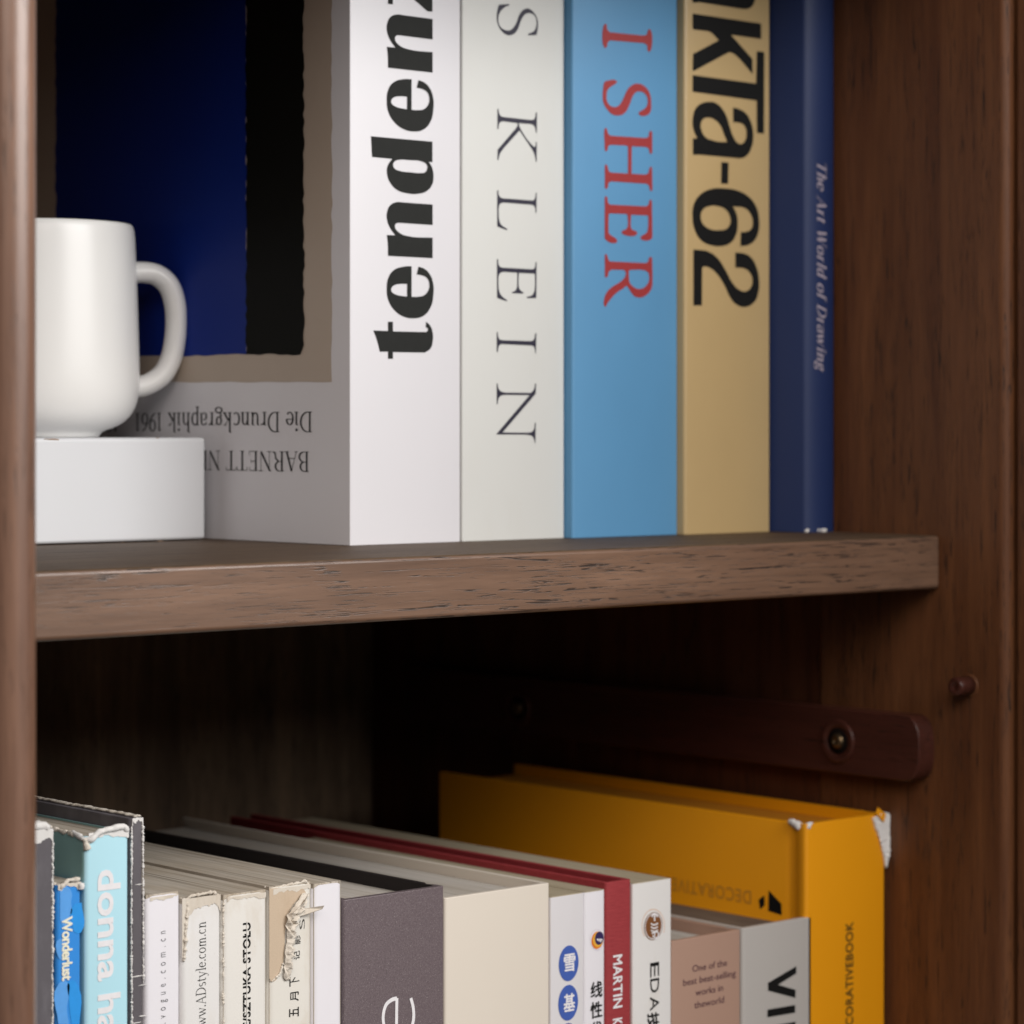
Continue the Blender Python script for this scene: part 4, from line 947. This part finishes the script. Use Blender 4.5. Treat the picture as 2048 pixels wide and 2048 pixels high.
# 15 dusty brown hardback
b15, xl15, xr15, z115 = soft('short dusty pink-brown hardback with four centred lines of text', 1344, 1481, 1871, P_TAN, PG_CLEAN, depth=0.20, t=0.0030, r=0.001, recess=0.006, groove=0.0018, gy=0.0045, gw=0.004)
c7b = (1350, 1880, 6.44)
PUR = flat('plum_ink', (0.105, 0.045, 0.055), 0.6)
def hline(s, a, b_, cap, bold=0.006):
    P0 = at(c7b[0] + a[0] / c7b[2], c7b[1] + a[1] / c7b[2], Y=YL); P1 = at(c7b[0] + b_[0] / c7b[2], c7b[1] + b_[1] / c7b[2], Y=YL)
    P1.z = P0.z = (P0.z + P1.z) / 2
    q = at(c7b[0] + a[0] / c7b[2], c7b[1] + (a[1] - cap) / c7b[2], Y=YL).z - at(c7b[0] + a[0] / c7b[2], c7b[1] + a[1] / c7b[2], Y=YL).z
    return lay(text_flat(s, bold), P0, P1, Vector((0, 0, q)), FRONT)
emit('title', join(hline('One of the', (222, 406), (667, 334), 84), hline('best best-selling', (102, 583), (780, 472), 84), hline('works in', (262, 714), (617, 656), 84), hline('theworld', (246, 876), (630, 810), 84)), PUR, b15)
# 16 grey hardback
b16, xl16, xr16, z116 = soft('mid-grey hardback with large black sans-serif capitals', 1485, 1627, 1845, P_GREY, pages('grey_page_edges', (0.13, 0.10, 0.08), 0.3, 0.2), depth=0.235, t=0.0032, r=0.0022, recess=0.005)
gl = [shape_mesh(["1560,335! 1560,430! 1325,575! 1550,640! 1548,745! 1195,650! 1195,550!"], *c7b), shape_mesh(["1190,895! 1545,835! 1545,935! 1185,995!"], *c7b),
      shape_mesh(["1180,1115! 1550,1052! 1548,1150! 1400,1320! 1545,1290! 1545,1380! 1175,1440! 1175,1340! 1330,1180! 1178,1210!"], *c7b)]
for g_ in gl: emit('letter', on_spine([g_], YL), INK, b16)
# 17 orange hardback with torn corner
b17, xl17, xr17, z117 = soft('large orange hardback with torn white corners at the far right', 1612, 1771, 1637.5, P_OR, paper('orange_inside', (0.50, 0.18, 0.005), 0.6), depth=0.295, t=0.0032, r=0.0022, recess=0.006, groove=0.0020, gy=0.0065, gw=0.006, shrink=0.0)
c8 = (1600, 1820, 8.475)
emit('title', spine_text(text_flat('DECORATIVEBOOK', 0.02, 1.08), YL, (1705.5, 2083), (1705.5, 1842.5), -14.2), flat('dark_olive_ink', (0.055, 0.035, 0.006), 0.6), b17)
emit('cover_text', cover_text(text_flat('DECORATIVEBOOK', 0.015, 1.12), (1503, 1782), (1270, 1750), 1808, xl17, 0.0002), flat('faint_grey_print', (0.62, 0.285, 0.03), 0.5), b17)
c55 = (1300, 1500, 3.513)
emit('cover_emblem', cover_pts([shape_mesh(["765,1052! 790,1030! 806,1022! 808,1090! 775,1120!"], *c55), shape_mesh(["836,985! 925,1080! 928,1160! 832,1130!"], *c55)], xl17, 0.0002), INK, b17)
def P17(x, y, d=0.0):
    p = at(1300 + x / 3.513, 1500 + y / 3.513, Y=YL); return (p.x, YL - d, p.z)
vs_, fs_ = on_spine([shape_mesh(["1560,480! 1640,440 1690,450! 1700,500 1690,620 1675,720 1660,830! 1640,760 1625,690 1600,600 1572,530"], *c55)], YL, lift=0.0006)
k = len(vs_)
vs2 = [(min(x, XP - 0.0004), y, z) for x, y, z in vs_] + [(min(x, XP - 0.0004), YL + 0.002, z) for x, y, z in vs_]
bmx = bmesh.new()
me = mesh('torn', [(min(x, XP - 0.0006), y, z) for x, y, z in vs_], fs_); bmx.from_mesh(me)
ext = bmesh.ops.extrude_face_region(bmx, geom=list(bmx.faces))
for e in ext['geom']:
    if isinstance(e, bmesh.types.BMVert): e.co.y += 0.0022
for v in bmx.verts: v.co += Vector((random.uniform(-1, 1), random.uniform(-1, .2), random.uniform(-1, 1))) * 0.0003
bmesh.ops.recalc_face_normals(bmx, faces=bmx.faces); bmx.to_mesh(me); bmx.free()
link('torn_corner', me, TORNW, b17)
def clampx(P): return [(min(x, XP - 0.0016), y, z) for x, y, z in P]
tatter(clampx([P17(1565, 485, .0008), P17(1600, 590, .0010), P17(1630, 700, .0008), P17(1660, 820, .0002)]), 0.0007, parent=b17, mat=TORNW, jit=0.6)
tatter(clampx([P17(1600, 455, 0), P17(1690, 450, -.0004), P17(1700, 520, 0), P17(1680, 640, 0), P17(1672, 760, 0)]), 0.0013, parent=b17, mat=TORNW, jit=0.5)
fl = clampx([P17(1575, 445, .0014), P17(1590, 400, .0012), P17(1640, 450, .0018), P17(1625, 505, .0018)])
emit('torn_flap', (fl + [(x, y + .0004, z) for x, y, z in fl], [(0, 1, 2, 3), (4, 5, 6, 7), (0, 1, 5, 4), (1, 2, 6, 5), (2, 3, 7, 6), (3, 0, 4, 7)]), P_OR, b17)
tatter([(xl17 + 0.0004, YL + 0.012, z117 + 0.0003), (xl17 + 0.0006, YL + 0.006, z117 - 0.0012), (xl17 + 0.0022, YL + 0.0012, z117 - 0.0016), (xl17 + 0.006, YL + 0.0004, z117 + 0.0002)], 0.0013, parent=b17, mat=TORNW, jit=0.8)

import sys
for r in REPORT: print('BOOK', r)
print('XP', XP, 'YPF', YPF, 'YST', YST, 'YL', YL, 'zt', zt, 'zb', zb, 'Yk', Yk, 'xk1', xk1, 'cm', cm, 'xAl', xAl)
